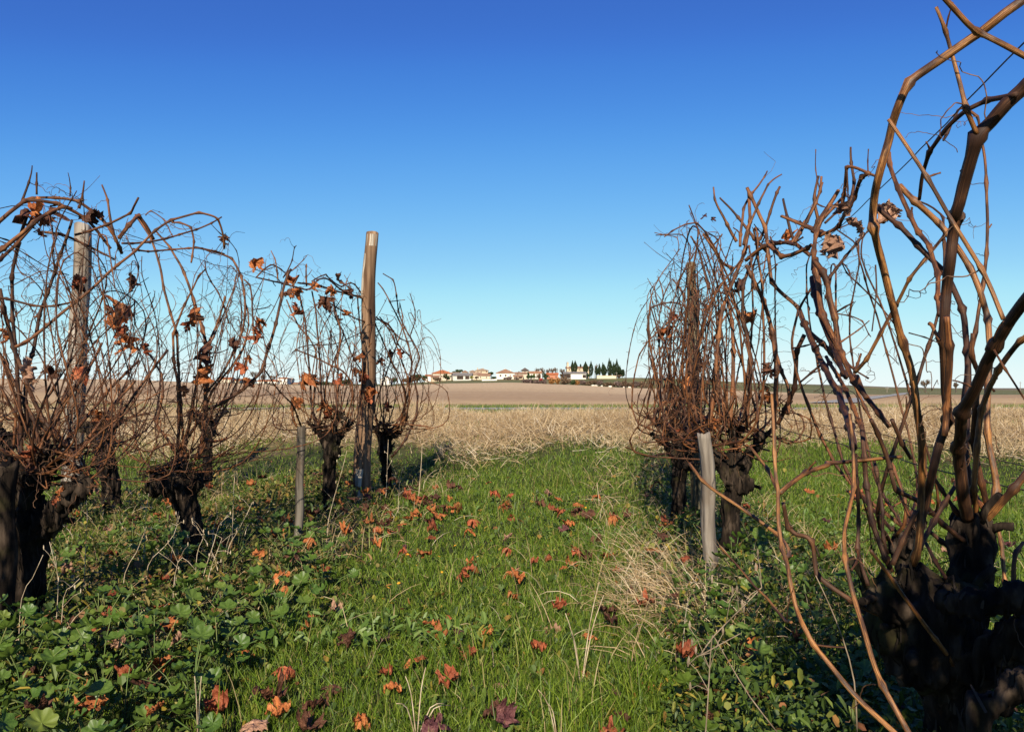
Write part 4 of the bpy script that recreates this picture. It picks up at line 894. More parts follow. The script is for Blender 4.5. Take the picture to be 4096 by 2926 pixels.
# --- second vine of the right row (tangle under the arch)
GZ = near_z
vI = Vine('vine whose canes arch over the top wire hung with pale tan leaves', (1.07, 2.25, float(GZ(1.07, 2.25))),
  [([(1.08, 2.27, -.1), (1.07, 2.25, .12), (1.05, 2.22, .24), (1.04, 2.2, .30)], [.035, .03, .03, .035]), ([(1.05, 2.22, .24), (1.12, 2.28, .34)], [.03, .016])], [((1.04, 2.2, .28), .042)])
hI = [(1.04, 2.2, .31), (1.10, 2.26, .34), (1.0, 2.16, .32)]
for t_, d0, d1, w0, w1 in [
 ('FH 1090,-30 1085,60 1110,200 1130,330 1110,470 1060,620', 2.3, 2.25, 22, 42), ('FH 1380,290 1280,250 1200,180 1120,155 1050,190 1040,330 1020,480 990,640', 2.2, 2.3, 30, 40),
 ('FH 1290,250 1200,300 1150,390 1120,520 1060,640 980,790 900,900 760,930 700,880 540,790 340,715', 2.2, 2.5, 46, 32),
 ('FH 960,430 880,570 800,700 760,800 700,950 690,1100 680,1300', 2.35, 2.3, 32, 50), ('FH 1010,500 880,640 800,740', 2.35, 2.33, 30, 34), ('FH 1010,590 900,710 810,790', 2.33, 2.33, 20, 26),
 ('FH 785,350 740,500 700,610 600,800 480,1000', 2.5, 2.5, 22, 34), ('FH 1220,930 1100,1080 1000,1200 900,1330 850,1400', 2.3, 2.28, 24, 32),
 ('FH 700,1200 790,1330 850,1400 850,1624 R6 1250,1000 1260,1150', 2.2, 2.15, 34, 30),
 ('MR 110,420 130,580 140,750 190,880 250,1020 310,1130 350,1250 400,1320 480,1430 560,1530 650,1640', 2.3, 1.9, 46, 34),
 ('MR 90,560 110,740 170,900 230,1050 290,1160 330,1280', 2.35, 2.0, 40, 36), ('MR 0,810 50,930 120,1090 200,1260 280,1410 320,1530 360,1640 BR 290,120', 2.3, 1.6, 28, 40),
 ('MR 190,1130 240,1220 290,1310 340,1400 400,1530 440,1640', 2.2, 1.9, 26, 34), ('MR 50,930 150,1020 240,1110 300,1210', 2.3, 2.2, 30, 36), ('MR 410,1270 440,1350 480,1430', 2.0, 1.95, 40, 36),
 ('MR 220,540 200,680 215,780 240,860', 2.3, 2.25, 28, 32), ('MR 390,735 310,780 245,820', 2.2, 2.25, 10, 16), ('MR 500,870 420,940 270,1040', 2.2, 2.2, 8, 14),
 ('MR 250,815 330,830 420,850 460,890 490,960 510,985', 2.2, 2.1, 10, 7), ('MR 0,1315 80,1250 160,1180', 2.3, 2.25, 14, 18), ('MR 440,1110 410,1190 390,1240', 2.1, 2.05, 16, 18)]:
    vI.traced(t_, d0, d1, w0, w1, shoots=.22, tend=.45)
vI.rand(8, hI, (.88, 1.15), (2.0, 2.7), (1.0, 1.17), (.0036, .0056), shoots=.3, tend=.6)
vI.leaf('R6', 1215, 580, 170, 2.4, 'pale tan', 'crumpled'); vI.leaf('FH', 890, 1000, 270, 2.35, 'pale tan', 'curled')
vI.done()

# --- dense vine, right row
def dense(label, bx, by, heads, n, xr, yr, zr, tr=.05):
    gz = float(GZ(bx, by)); hx, hy, hz = heads[0]
    tk = [([(bx + .02, by, gz - .15), (bx, by, gz + .15), (hx, hy, hz - .1), (hx, hy, hz)], [tr * 1.15, tr, tr, tr * .9])]
    for h in heads[1:]: tk.append(([(hx, hy, hz - .12), ((hx + h[0]) / 2, (hy + h[1]) / 2, (hz + h[2]) / 2 - .04), h], [tr * .8, tr * .7, tr * .45]))
    v = Vine(label, (bx, by, gz), tk, [((hx, hy, hz - .02), tr * 1.35), ((hx + .03, hy - .02, hz - .1), tr * 1.2)] + [(h, tr * .75) for h in heads[1:]])
    v.heads = heads
    return v
vF = dense('dense bushy vine with many upright canes and a broken stake at its stump', .78, 2.98, [(.79, 2.95, .46), (.90, 3.0, .52), (.67, 2.9, .50), (.82, 3.05, .54)], 0, 0, 0, 0, .036)
for t_, d0, d1, w0, w1 in [
 ('R6 1330,1620 1250,1420 1150,1230 1080,1060 1020,930 890,830 850,700 840,500 790,380 720,220', 2.8, 3.0, 26, 20), ('R6 1060,1090 1010,1210 1005,1390 960,1500 900,1620', 2.75, 2.9, 26, 26), ('R6 880,1640 890,1330 880,1130 840,940 760,780 715,680', 2.85, 2.9, 30, 22),
 ('R6 720,1640 745,1250 735,1130 690,990 690,830 750,640', 2.9, 2.9, 24, 18), ('R6 500,1640 540,1250 565,1000 600,850 690,650 740,420 730,250', 2.85, 3.0, 26, 18), ('R6 660,540 600,430 540,330 520,220', 3.0, 3.0, 20, 9), ('R6 840,600 720,470 680,410 560,280', 3.0, 3.05, 22, 10),
 ('R6 680,570 690,390 730,280 800,200 840,125', 3.0, 3.1, 18, 8), ('R6 700,560 740,420 830,240 860,170 925,145', 2.95, 3.0, 18, 8), ('R6 770,560 830,470 860,350 915,215', 3.0, 3.0, 16, 14), ('R6 1000,540 960,420 935,290', 2.9, 2.95, 20, 14), ('R6 980,560 1020,500 1090,380 1140,290 1160,155', 2.7, 2.7, 20, 14),
 ('R6 1110,490 1170,380 1260,240', 2.6, 2.6, 30, 22), ('R6 620,1640 640,1300 640,1100 625,950 600,830 560,640 460,495', 2.95, 3.1, 28, 12), ('R6 960,1560 990,1400 920,1300 880,1150 850,1050', 2.85, 2.95, 24, 16), ('R6 920,390 1040,430 1140,470 1190,490', 2.8, 2.6, 14, 20),
 ('R6 715,650 780,590 860,545 950,540 1020,560 1090,620', 2.9, 2.6, 22, 24), ('R6 850,560 900,600 960,640 1040,610 1100,560', 2.7, 2.5, 26, 22), ('R6 860,540 900,545 960,535 1010,560', 2.75, 2.6, 20, 20)]:
    vF.traced(t_, d0, d1, w0, w1, shoots=.3, tend=.4)
vF.rand(32, vF.heads, (.62, .98), (2.75, 3.45), (1.02, 1.30), (.0022, .0056), bow=.095, shoots=.42, tend=.5)
vF.rand(18, vF.heads, (.56, 1.0), (2.75, 3.2), (.55, .95), (.0022, .0036), bow=.10, shoots=.5, tend=.5)
vF.leaf('R6', 845, 1290, 110, 2.85, 'dark brown'); vF.leaf('R6', 860, 1320, 70, 2.85, 'dark brown'); vF.leaf('R6', 900, 600, 70, 2.7, 'dark brown')
vF.more_leaves(7, (.65, 1.0), (2.8, 3.3), (.5, 1.25)); vF.done()
vG = dense('bushy vine tangled around the mossy post', .80, 4.0, [(.81, 3.98, .44), (.92, 4.05, .48), (.70, 3.95, .46), (.78, 4.1, .5)], 0, 0, 0, 0, .036)
for t_, d0, d1, w0, w1 in [('R6 200,1640 205,1350 200,1100 160,960 150,925', 4.0, 4.1, 15, 8), ('R6 240,1560 262,1300 240,1150 200,1090 200,1040', 3.9, 4.0, 14, 9), ('R6 300,1640 280,1400 265,1240 280,1050 330,960 350,850 280,760', 4.0, 4.1, 14, 8),
 ('R6 180,1624 170,1560 220,1500 300,1470 400,1460 480,1480', 3.8, 3.9, 16, 16), ('R6 150,930 250,900 330,910 400,950', 4.0, 4.1, 9, 8), ('R6 150,930 135,1050 150,1180 190,1330 210,1480', 4.0, 4.05, 11, 12), ('R6 210,960 225,870 270,770', 4.1, 4.1, 9, 6), ('R6 225,880 220,820 195,745', 4.1, 4.1, 8, 5), ('R6 135,1180 160,1270 185,1350', 4.0, 4.0, 9, 10),
 ('R6 470,500 530,590 580,680 640,700', 3.9, 3.8, 16, 20), ('R6 390,510 435,590 470,720 500,820', 4.0, 3.9, 10, 18), ('RC 0,335 100,380 180,405 300,385 380,430', 3.5, 3.8, 8, 18), ('RC 130,70 200,160 240,210 300,300', 3.7, 3.8, 8, 16)]:
    vG.traced(t_, d0, d1, w0, w1, shoots=.3, tend=.4)
vG.rand(32, vG.heads, (.76, 1.04), (3.75, 4.4), (.95, 1.28), (.0020, .0048), bow=.085, shoots=.42, tend=.4)
vG.rand(18, vG.heads, (.72, 1.0), (3.75, 4.2), (.5, .9), (.0022, .0036), bow=.09, shoots=.5, tend=.5)
vG.leaf('R6', 240, 1065, 120, 4.0, 'rust orange'); vG.leaf('R6', 215, 1075, 70, 4.0, 'rust orange'); vG.leaf('R6', 485, 930, 60, 3.9, 'rust orange'); vG.leaf('R6', 465, 395, 62, 3.9, 'dull purple', 'flat'); vG.leaf('R6', 517, 405, 50, 3.9, 'dull purple', 'curled')
vG.more_leaves(7, (.7, 1.0), (3.7, 4.2), (.5, 1.2)); vG.done()
vH = dense('last vine of the dense row next to the bank', .98, 4.9, [(.99, 4.9, .48), (1.1, 4.95, .52), (.86, 4.85, .5)], 0, 0, 0, 0, .045)
vH.rand(30, vH.heads, (.80, 1.12), (4.6, 5.2), (.95, 1.3), (.0034, .0052), bow=.13, shoots=.3, tend=.3); vH.done()

# --- left row
vA = Vine('thick forked vine stump with long looping canes at the frame edge', (-1.33, 2.3, float(GZ(-1.33, 2.3))),
  [([(-1.36, 2.3, -.15), PP('LW', 270, 1600, 2.3), PP('LW', 270, 1250, 2.3), PP('LW', 300, 950, 2.3)], [.05, .046, .046, .06]),
   ([PP('LW', 280, 980, 2.3), PP('LW', 220, 700, 2.28), PP('LW', 280, 480, 2.28), PP('LW', 360, 330, 2.28)], [.06, .05, .05, .045]),
   ([PP('LW', 330, 950, 2.3), PP('LW', 480, 850, 2.28), PP('LW', 640, 680, 2.26), PP('LW', 780, 560, 2.25), PP('LW', 800, 480, 2.25)], [.055, .042, .03, .028, .018])],
  [(PP('LW', 360, 380, 2.28), .055), (PP('LW', 300, 850, 2.3), .07), (PP('LW', 440, 900, 2.29), .045), (PP('LW', 780, 580, 2.25), .028), (PP('LW', 300, 520, 2.28), .05), (PP('LW', 430, 350, 2.28), .035)])
TA = [('L1 -60,480 0,440 100,340 180,290 280,280 400,310 520,350 600,400 680,470 760,570 800,640', 2.2, 2.4, 32, 22), ('L1 165,290 280,268 390,275 500,270 600,320 700,390 780,480 850,590 880,670', 2.35, 2.5, 20, 26),
 ('L1 -60,700 0,650 120,560 250,440 350,360 430,330 520,350', 2.1, 2.3, 34, 24), ('L1 -40,760 0,720 150,570 260,450 330,400', 2.15, 2.35, 28, 20), ('L1 110,1350 280,1250 430,1100 560,1020 650,940 760,830 850,760 950,680 1050,580 1150,490 1260,420 1400,380 1530,385 1590,450 1615,520 1618,640', 2.2, 2.5, 26, 14),
 ('LB 130,640 125,480 110,250 L1 85,1100 85,850 110,700 150,520 200,400', 2.28, 2.3, 30, 24), ('L1 0,930 40,1130 90,1330 160,1520 LB 210,350 300,460 390,570 430,620', 2.25, 2.28, 24, 30), ('L1 520,430 480,560 400,800 330,1000 290,1100 250,1350 210,1450 LB 150,290 170,450', 2.4, 2.3, 16, 26),
 ('L1 -20,985 120,1020 310,1060 450,1040 560,1015', 2.2, 2.3, 18, 14), ('L1 320,520 470,540 640,620 830,720', 2.4, 2.5, 22, 14), ('L1 540,540 700,490 930,395 960,350 1000,270', 2.35, 2.3, 20, 16), ('L1 100,900 230,830 300,800 390,800 500,830', 2.4, 2.5, 8, 6),
 ('L1 160,290 200,180 240,90 235,40', 2.3, 2.3, 20, 8), ('L1 265,250 265,90', 2.3, 2.3, 16, 12), ('L1 505,260 510,150 490,90', 2.4, 2.4, 12, 5), ('L1 570,350 600,230 610,150', 2.35, 2.35, 22, 10), ('L1 840,590 790,380 770,260 735,180', 2.5, 2.5, 26, 12),
 ('LB 450,640 560,470 640,360 720,270 800,180', 2.26, 2.4, 22, 14), ('LB 430,720 440,620 350,500 290,420', 2.25, 2.3, 22, 14), ('LB 490,770 560,640 700,400 830,210 990,0', 2.25, 2.5, 14, 16), ('LB 440,630 340,600', 2.25, 2.24, 18, 12), ('LB 345,860 420,820 490,770', 2.25, 2.25, 12, 12),
 ('LB 250,640 300,480 420,260 560,60 600,-40', 2.28, 2.5, 24, 16), ('LB 240,660 210,450 140,300 60,140 0,20', 2.3, 2.3, 22, 16), ('LB 300,640 440,480 640,240 820,60', 2.28, 2.6, 22, 14), ('LB 210,640 330,370 470,180 520,80', 2.28, 2.4, 22, 14), ('LB 60,640 100,400 60,150 20,-30', 2.3, 2.35, 18, 12), ('LB 0,210 60,330 130,440', 2.25, 2.28, 16, 16), ('LB 380,610 340,640 300,670', 2.26, 2.27, 20, 18)]
for t_, d0, d1, w0, w1 in TA: vA.traced(t_, d0, d1, w0 * .94, w1 * .94, shoots=.25, tend=.55)
vA.rand(30, [PP('LW', 360, 330, 2.28), PP('LW', 420, 330, 2.28), PP('LW', 790, 520, 2.25), PP('LW', 280, 400, 2.28)], (-1.62, -1.08), (2.1, 2.8), (.95, 1.14), (.0014, .0034), shoots=.3, tend=.7)
for (x, y, s_, d, c, f) in [(260, 370, 150, 2.3, 'rust orange', 'crumpled'), (650, 400, 150, 2.35, 'dark brown', 'crumpled'), (330, 420, 100, 2.35, 'dark brown', 'crumpled'), (555, 880, 110, 2.5, 'red brown', 'crumpled'), (590, 930, 80, 2.5, 'dark brown', 'crumpled'), (185, 1490, 150, 2.15, 'pale tan', 'curled'), (225, 1570, 180, 2.1, 'pale tan', 'curled'), (280, 520, 90, 2.35, 'red brown', 'curled')]: vA.leaf('L1', x, y, s_, d, c, f)
for (x, y, s_, c) in [(190, 620, 110, 'red brown'), (210, 680, 120, 'dark brown'), (365, 845, 90, 'rust orange'), (330, 890, 70, 'red brown')]: vA.leaf('LB', x, y, s_, 2.24, c)
vA.rand(24, [PP('LW', 360, 330, 2.28), PP('LW', 790, 520, 2.25), PP('LW', 280, 400, 2.28)], (-1.65, -1.0), (2.05, 2.7), (.45, .95), (.0012, .0026), shoots=.5, tend=.5)
vA.more_leaves(7, (-1.55, -1.15), (2.2, 2.6), (.5, 1.2)); vA.done()
vB = Vine('vine with a mossy T shaped stump and a fan of thin canes', (-1.22, 3.12, float(GZ(-1.22, 3.12))),
  [([(-1.23, 3.12, -.2), PP('BB', 720, 1300, 3.1), PP('BB', 700, 1000, 3.1), PP('BB', 640, 740, 3.1)], [.042, .04, .04, .05]),
   ([PP('BB', 640, 760, 3.1), PP('BB', 470, 640, 3.08), PP('BB', 330, 600, 3.07), PP('BB', 290, 500, 3.07)], [.048, .042, .034, .016]), ([PP('BB', 660, 720, 3.1), PP('BB', 740, 600, 3.1), PP('BB', 830, 500, 3.12)], [.045, .036, .018]), ([PP('BB', 560, 640, 3.1), PP('BB', 590, 480, 3.1), PP('BB', 600, 400, 3.1)], [.04, .03, .02])],
  [(PP('BB', 300, 680, 3.07), .042), (PP('BB', 560, 620, 3.08), .055), (PP('BB', 640, 700, 3.1), .05), (PP('BB', 760, 620, 3.1), .04), (PP('BB', 640, 470, 3.1), .04)])
TB = [('BB 430,420 R5 0,0', 3.1, 3.1, 1, 1)]
TB = [('BB 650,440 L1 1295,1620 1275,1400 1270,1220 1210,1050 1190,950 1160,780 1120,650 1090,560 1000,430 980,395', 3.1, 3.2, 24, 18), ('BB 790,370 BB 850,150 850,0 L1 1500,1340 1430,1150 1390,980 1300,740 1200,600 1130,520', 3.1, 3.2, 40, 14), ('BB 600,400 500,230 420,100 340,-30 L1 1180,1600 1110,1450 1060,1390 1010,1330', 3.1, 3.2, 30, 12),
 ('BB 640,430 560,150 600,0 L1 1260,1450 1250,1250 1350,1000 1420,860 1480,790', 3.1, 3.1, 34, 12), ('BB 740,420 790,250 830,150 860,130 930,40 1030,-30', 3.1, 3.1, 30, 14), ('BB 280,470 180,350 110,120 80,-20', 3.05, 3.1, 24, 18), ('BB 730,470 900,400 1000,340 1100,280 1180,230', 3.1, 3.05, 26, 20), ('BB 600,200 480,195 400,220 280,285 180,270 60,230 -30,200', 3.05, 3.0, 14, 12),
 ('BB 660,420 640,200 690,60 L1 1450,1440 1540,1270 1600,1100 1624,980', 3.1, 3.1, 34, 14), ('BB 620,420 560,300 L2 20,1180 60,1050 130,960 200,880 270,760', 3.1, 3.15, 24, 12),
 ('BB 800,330 870,140 L2 0,1130 100,1110 230,1050 370,910 400,800 440,680 470,540 500,400 540,320', 3.1, 3.3, 24, 16), ('L2 20,1060 120,960 180,850 250,700 270,540 250,400 210,280 120,225 -30,190', 3.1, 3.25, 16, 14), ('L2 60,760 150,560 200,430 215,350', 3.1, 3.2, 10, 8), ('L2 170,640 120,480 40,350 30,270', 3.1, 3.2, 10, 8),
 ('L2 0,680 50,770 60,860', 3.1, 3.1, 14, 12), ('L2 320,740 310,560 300,420 260,380', 3.15, 3.2, 12, 10), ('L2 160,940 250,800 290,620 270,520', 3.1, 3.2, 12, 9), ('L2 400,800 450,840 500,890 497,960', 3.1, 3.1, 5, 3), ('L2 330,370 400,300 450,300 500,340', 3.3, 3.5, 10, 8), ('L2 460,380 450,280 420,210', 3.3, 3.3, 11, 6),
 ('L2 490,370 540,290 555,200 570,180', 3.4, 3.4, 11, 5), ('L2 540,330 590,290 630,240', 3.4, 3.4, 8, 4), ('L1 1050,400 1060,370 1120,375 1190,440 1250,560', 3.1, 3.1, 10, 8), ('L1 1240,450 1330,460 1390,500 1400,590 1380,740', 3.0, 3.0, 16, 14), ('L1 880,600 1000,600 1150,580 1280,540 1450,490 1600,410', 2.7, 3.0, 18, 12), ('L1 960,640 1060,660 1200,650 1430,635 1620,675', 2.8, 3.1, 16, 12), ('L1 860,560 900,520 960,430 990,400 1060,460 1110,570', 2.8, 3.0, 34, 24)]
for t_, d0, d1, w0, w1 in TB: vB.traced(t_, d0, d1, w0 * .85, w1 * .9, shoots=.25, tend=.5)
vB.rand(18, [PP('BB', 600, 420, 3.1), PP('BB', 780, 440, 3.1), PP('BB', 300, 500, 3.07)], (-1.42, -.88), (2.8, 3.7), (.98, 1.24), (.0014, .0030), shoots=.3, tend=.6)
for (x, y, s_, c) in [(950, 880, 130, 'dark brown'), (900, 1170, 220, 'rust orange'), (935, 1320, 190, 'rust orange'), (880, 1250, 120, 'red brown'), (790, 1090, 80, 'red brown'), (1385, 1125, 150, 'rust orange'), (1350, 1190, 90, 'red brown'), (1450, 1400, 170, 'dark brown'), (1500, 1540, 170, 'rust orange'), (1440, 1530, 110, 'dark brown')]: vB.leaf('L1', x, y, s_, 3.0, c)
for (x, y, s_, c) in [(345, 630, 80, 'rust orange'), (345, 705, 95, 'red brown'), (330, 285, 105, 'rust orange')]: vB.leaf('L2', x, y, s_, 3.15, c)
vB.rand(16, [PP('BB', 600, 420, 3.1), PP('BB', 780, 440, 3.1), PP('BB', 300, 500, 3.07)], (-1.5, -.85), (2.8, 3.6), (.5, .95), (.0012, .0026), shoots=.5, tend=.5)
vB.more_leaves(7, (-1.4, -1.0), (3.0, 3.5), (.55, 1.3)); vB.done()
vC = dense('small vine between the split stake and the tall brown post', -.98, 4.45, [PP('L2', 770, 1290, 4.4), PP('L2', 810, 1190, 4.4), PP('L2', 690, 1260, 4.4), PP('L2', 860, 1260, 4.45)], 0, 0, 0, 0, .036)
TC = [('L2 690,1250 660,1110 645,900 630,700 610,560 580,440', 4.4, 4.5, 14, 9), ('L2 700,1250 720,1120 712,980 700,750 685,560 660,450', 4.4, 4.5, 14, 9), ('L2 800,1200 815,1040 815,850 830,700 800,560 770,440', 4.4, 4.5, 12, 9), ('L2 600,1250 560,1150 545,1120 460,1030 380,910', 4.3, 3.7, 12, 8), ('L2 850,1250 900,1080 880,950 760,880 700,850 560,790', 4.4, 4.3, 12, 8), ('L2 545,1130 550,1190 570,1250', 4.3, 4.35, 14, 14),
 ('L2 740,1250 735,1080 760,940 850,700 800,620 790,500', 4.45, 4.6, 10, 8), ('L2 640,1240 660,1180 680,980 690,820 640,720 580,650 510,500', 4.4, 4.5, 10, 8), ('L2 340,370 430,390 520,410 640,440 700,380 760,380 820,430 900,470 980,500', 3.6, 5.0, 10, 10), ('L2 580,400 680,410 780,440 880,470 960,480', 4.3, 5.0, 12, 10), ('L2 700,470 800,540 900,600 1000,640', 4.5, 5.0, 8, 8),
 ('L2 630,420 625,330 628,290', 4.4, 4.4, 12, 8), ('L2 660,390 740,350 760,370 830,420 900,400 960,470', 4.4, 5.0, 8, 8), ('L2 535,825 570,790 640,770 800,760 870,730 960,690', 4.3, 4.8, 5, 6)]
for t_, d0, d1, w0, w1 in TC: vC.traced(t_, d0, d1, w0 * .9, w1, shoots=.3, tend=.45)
vC.rand(20, vC.heads, (-1.2, -.82), (4.2, 4.9), (1.0, 1.24), (.0018, .0036), bow=.08, shoots=.3, tend=.4)
for (x, y, s_, c) in [(530, 380, 95, 'rust orange'), (525, 440, 70, 'dark brown'), (562, 455, 75, 'rust orange'), (565, 560, 95, 'red brown'), (670, 420, 70, 'rust orange'), (780, 450, 70, 'rust orange'), (885, 450, 75, 'dark brown'), (748, 500, 90, 'dark brown'), (755, 550, 60, 'dark brown'), (620, 960, 115, 'rust orange'), (662, 975, 80, 'dark brown'), (745, 1140, 110, 'rust orange'), (770, 1170, 70, 'red brown')]: vC.leaf('L2', x, y, s_, 4.4, c)
vC.rand(12, vC.heads, (-1.2, -.8), (4.2, 4.9), (.5, 1.0), (.0014, .0028), shoots=.5, tend=.4)
vC.more_leaves(8, (-1.15, -.85), (4.3, 4.8), (.5, 1.3)); vC.done()
vD = dense('last vine by the tall brown post with a round basket of curved canes', -.84, 5.55, [PP('L2', 1085, 1290, 5.5), PP('L2', 1040, 1260, 5.45), PP('L2', 1150, 1300, 5.5)], 0, 0, 0, 0, .036)
TD = [('L2 1130,1430 1200,1350 1250,1250 1290,1100 1265,950 1300,830 1260,750 1180,600 1150,400 1080,345', 5.4, 5.6, 14, 6), ('L2 1100,1300 1180,1200 1230,1050 1250,850 1190,650 1100,470 1050,400', 5.5, 5.6, 12, 7), ('L2 1240,715 1275,600 1240,460', 5.5, 5.5, 7, 5), ('L2 1120,1290 1220,1180 1235,1000 1190,860 1130,700 1060,600', 5.45, 5.3, 10, 8), ('L2 1060,1280 1030,1150 1090,960 1140,820 1200,650 1180,520', 5.4, 5.6, 9, 6), ('L2 1160,1290 1200,1180 1210,1050 1150,900 1060,700 1000,560', 5.5, 5.1, 10, 8), ('L2 1300,1110 1340,1080', 5.5, 5.5, 6, 6),
 ('L2 1000,620 1080,620 1140,680 1180,780 1240,830', 5.1, 5.5, 8, 8), ('L2 1010,1200 990,1000 960,800 940,600 930,470', 5.0, 5.0, 10, 8), ('L2 960,1240 950,1040 980,860 1010,660 1000,540', 4.95, 4.95, 12, 8), ('L2 1020,1240 1000,1100 960,940 900,830 850,700', 5.0, 4.9, 9, 7), ('L2 1040,600 1130,680 1200,740 1260,745', 5.1, 5.4, 8, 6), ('L2 1350,1250 1250,1235 1140,1240 1050,1230', 5.4, 5.4, 9, 10)]
for t_, d0, d1, w0, w1 in TD: vD.traced(t_, d0, d1, w0, w1, shoots=.3, tend=.35)
vD.rand(36, vD.heads, (-.96, -.56), (5.15, 5.8), (.75, 1.2), (.0018, .0038), bow=.12, shoots=.3, tend=.3)
for (x, y, s_, c) in [(1010, 1040, 80, 'rust orange'), (1000, 1080, 60, 'red brown'), (930, 920, 60, 'rust orange'), (960, 960, 70, 'red brown'), (1065, 860, 50, 'dark brown')]: vD.leaf('L2', x, y, s_, 4.9, c)
vD.more_leaves(5, (-.95, -.7), (5.2, 5.7), (.5, 1.1)); vD.done()
# --- row behind, left
vJ = dense('dark vine stump in the second row near the grey post', -2.2, 4.55, [PP('LB', 600, 430, 4.5), PP('LB', 690, 420, 4.5), PP('LB', 500, 450, 4.5)], 0, 0, 0, 0, .055)
vJ.rand(22, vJ.heads, (-2.5, -1.85), (4.2, 5.0), (.95, 1.22), (.0018, .0038), bow=.12, shoots=.3, tend=.4)
for t_, d0, d1, w0, w1 in [('LB 690,430 720,340 700,200', 4.5, 4.5, 26, 12), ('LB 640,470 700,550 760,610 840,665', 4.4, 4.2, 10, 8), ('LB 720,620 800,500 870,400', 4.2, 4.2, 8, 8), ('LB 600,530 700,530 780,570 880,600 940,570 1050,550', 4.3, 4.0, 8, 8)]: vJ.traced(t_, d0, d1, w0, w1, shoots=.2, tend=.3)
vJ.done()
vK = dense('vine of the second row at the frame edge behind the forked stump', -2.35, 3.7, [(-2.3, 3.7, .5), (-2.15, 3.75, .54), (-2.4, 3.65, .52)], 0, 0, 0, 0, .05)
vK.rand(20, vK.heads, (-2.7, -1.95), (3.4, 4.2), (.9, 1.2), (.0016, .0038), bow=.13, shoots=.3, tend=.4); vK.done()
vL = dense('last vine of the second row behind the fan of thin canes', -2.05, 5.6, [(-2.05, 5.6, .5), (-1.95, 5.65, .54), (-2.15, 5.55, .52)], 0, 0, 0, 0, .03)
vL.rand(14, vL.heads, (-2.35, -1.75), (5.3, 6.0), (.95, 1.25), (.0028, .0042), bow=.12, shoots=.3, tend=.3); vL.done()
# --- the rows go on beside and behind the camera, unseen, shaped for their shade
for (x, y, l, hz, n_) in [(.68, .78, 'vine of the right row just outside the frame', .60, 15), (.60, -.05, 'unseen vine of the right row beside the camera, thickened for shade', .50, 80), (-1.58, 1.30, 'vine of the left row just outside the frame', .38, 8)]:
    v = dense(l, x, y, [(x, y, hz), (x + .16, y + .1, hz + .08), (x - .10, y - .10, hz + .07), (x + .04, y - .2, hz + .1), (x + .02, y + .1, hz + .06)], 0, 0, 0, 0, .07)
    wide = n_ == 80
    v.rand(n_, v.heads, (x - .22, x + .30) if wide else (x + .02, x + .36), (y - .4, y + (.22 if wide else .10)), (.95, 1.45), (.0038, .0072), bow=.06, droop=.6 if wide else .2, shoots=.1, tend=0)
    if wide: v.more_leaves(45, (x - .24, x + .25), (y - .3, y + .22), (.75, 1.3))  # leaves massed out of view for the shade they cast
    v.done()

# ------------------------------------------------------------------ trellis wires
def wire(label, pts, r=.0012, wob=.006):
    q = resample(pts, .06); q = [p + Vector((0, 0, wob * (noise.noise(p * 6) + .7 * noise.noise(p * 17)))) for p in q]; b = q[0].copy()
    a = Acc(); a.tube([p - b for p in q], r, 5, cap=False); tag(link('trellis_wire', a.mesh('trellis_wire', True), M_wire, None, b), label, 'wire', 'trellis wires of the vine rows')
wire('taut top wire running into the tangle of the right vine arch', [Vector((.52, .2, 1.19)), Vector((.74, 1.2, 1.2)), PP('TR', 570, 1370, 2.1), PP('FH', 600, 1080, 2.9), PP('R6', 400, 900, 4.25), Vector((1.05, 5.2, 1.1))], .0013, .002)
wire('lower wire crossing behind the nearest vine', [PP('BR', 1400, 390, 1.25), PP('BR', 900, 280, 1.5), PP('BR', 530, 180, 1.75), PP('BR', 380, 140, 1.9), PP('BR', 0, 45, 2.5), PP('RC', 920, 120, 2.9), PP('RC', 560, 20, 3.6), Vector((.95, 4.3, .55))], .0013)
wire('thin slack wire just above the lower wire of the nearest vine', [PP('BR', 1300, 230, 1.45), PP('BR', 900, 150, 1.7), PP('BR', 560, 80, 2.0), PP('BR', 300, 30, 2.3), PP('RC', 1150, 120, 2.6), PP('RC', 900, 30, 3.0)], .0011)
wire('upper of two wires sagging from the fan vine to the tall post', [Vector((-1.6, 1.7, .42)), PP('LB', 0, 390, 2.2), PP('LB', 380, 340, 2.5), PP('LB', 850, 290, 2.9), PP('VL', 0, 350, 3.0), PP('VL', 560, 330, 3.5), PP('VL', 1130, 298, 4.2), PP('VL', 1560, 300, 4.85)], .0013)
wire('second wire below it from the fan vine to the tall post', [PP('LB', 0, 492, 2.2), PP('LB', 450, 460, 2.5), PP('LB', 850, 410, 2.9), PP('VL', 0, 512, 3.0), PP('VL', 550, 462, 3.5), PP('VL', 1100, 412, 4.1), PP('VL', 1440, 382, 4.7), PP('VL', 1600, 370, 4.9)], .0013)
wire('wavy low wire from the mossy stump to the split stake', [PP('BB', -300, 560, 2.7), PP('BB', 100, 590, 2.9), PP('BB', 300, 525, 3.0), PP('BB', 800, 385, 3.1), PP('BB', 1020, 412, 3.15), PP('BB', 1110, 390, 3.2), PP('BB', 1200, 420, 3.2), PP('BB', 1380, 340, 3.3), PP('BB', 1480, 360, 3.35), PP('BB', 1590, 330, 3.4), PP('L2', 420, 1420, 3.35), PP('L2', 570, 1360, 3.42)], .0012, .01)
wire('top wire along the left row from looping vine to tall post', [PP('L1', -200, 400, 2.1), PP('L1', 300, 330, 2.4), PP('L1', 1000, 560, 2.9), PP('L2', 330, 365, 3.6), PP('L2', 600, 405, 4.3), PP('L2', 980, 470, 4.98)], .0012)

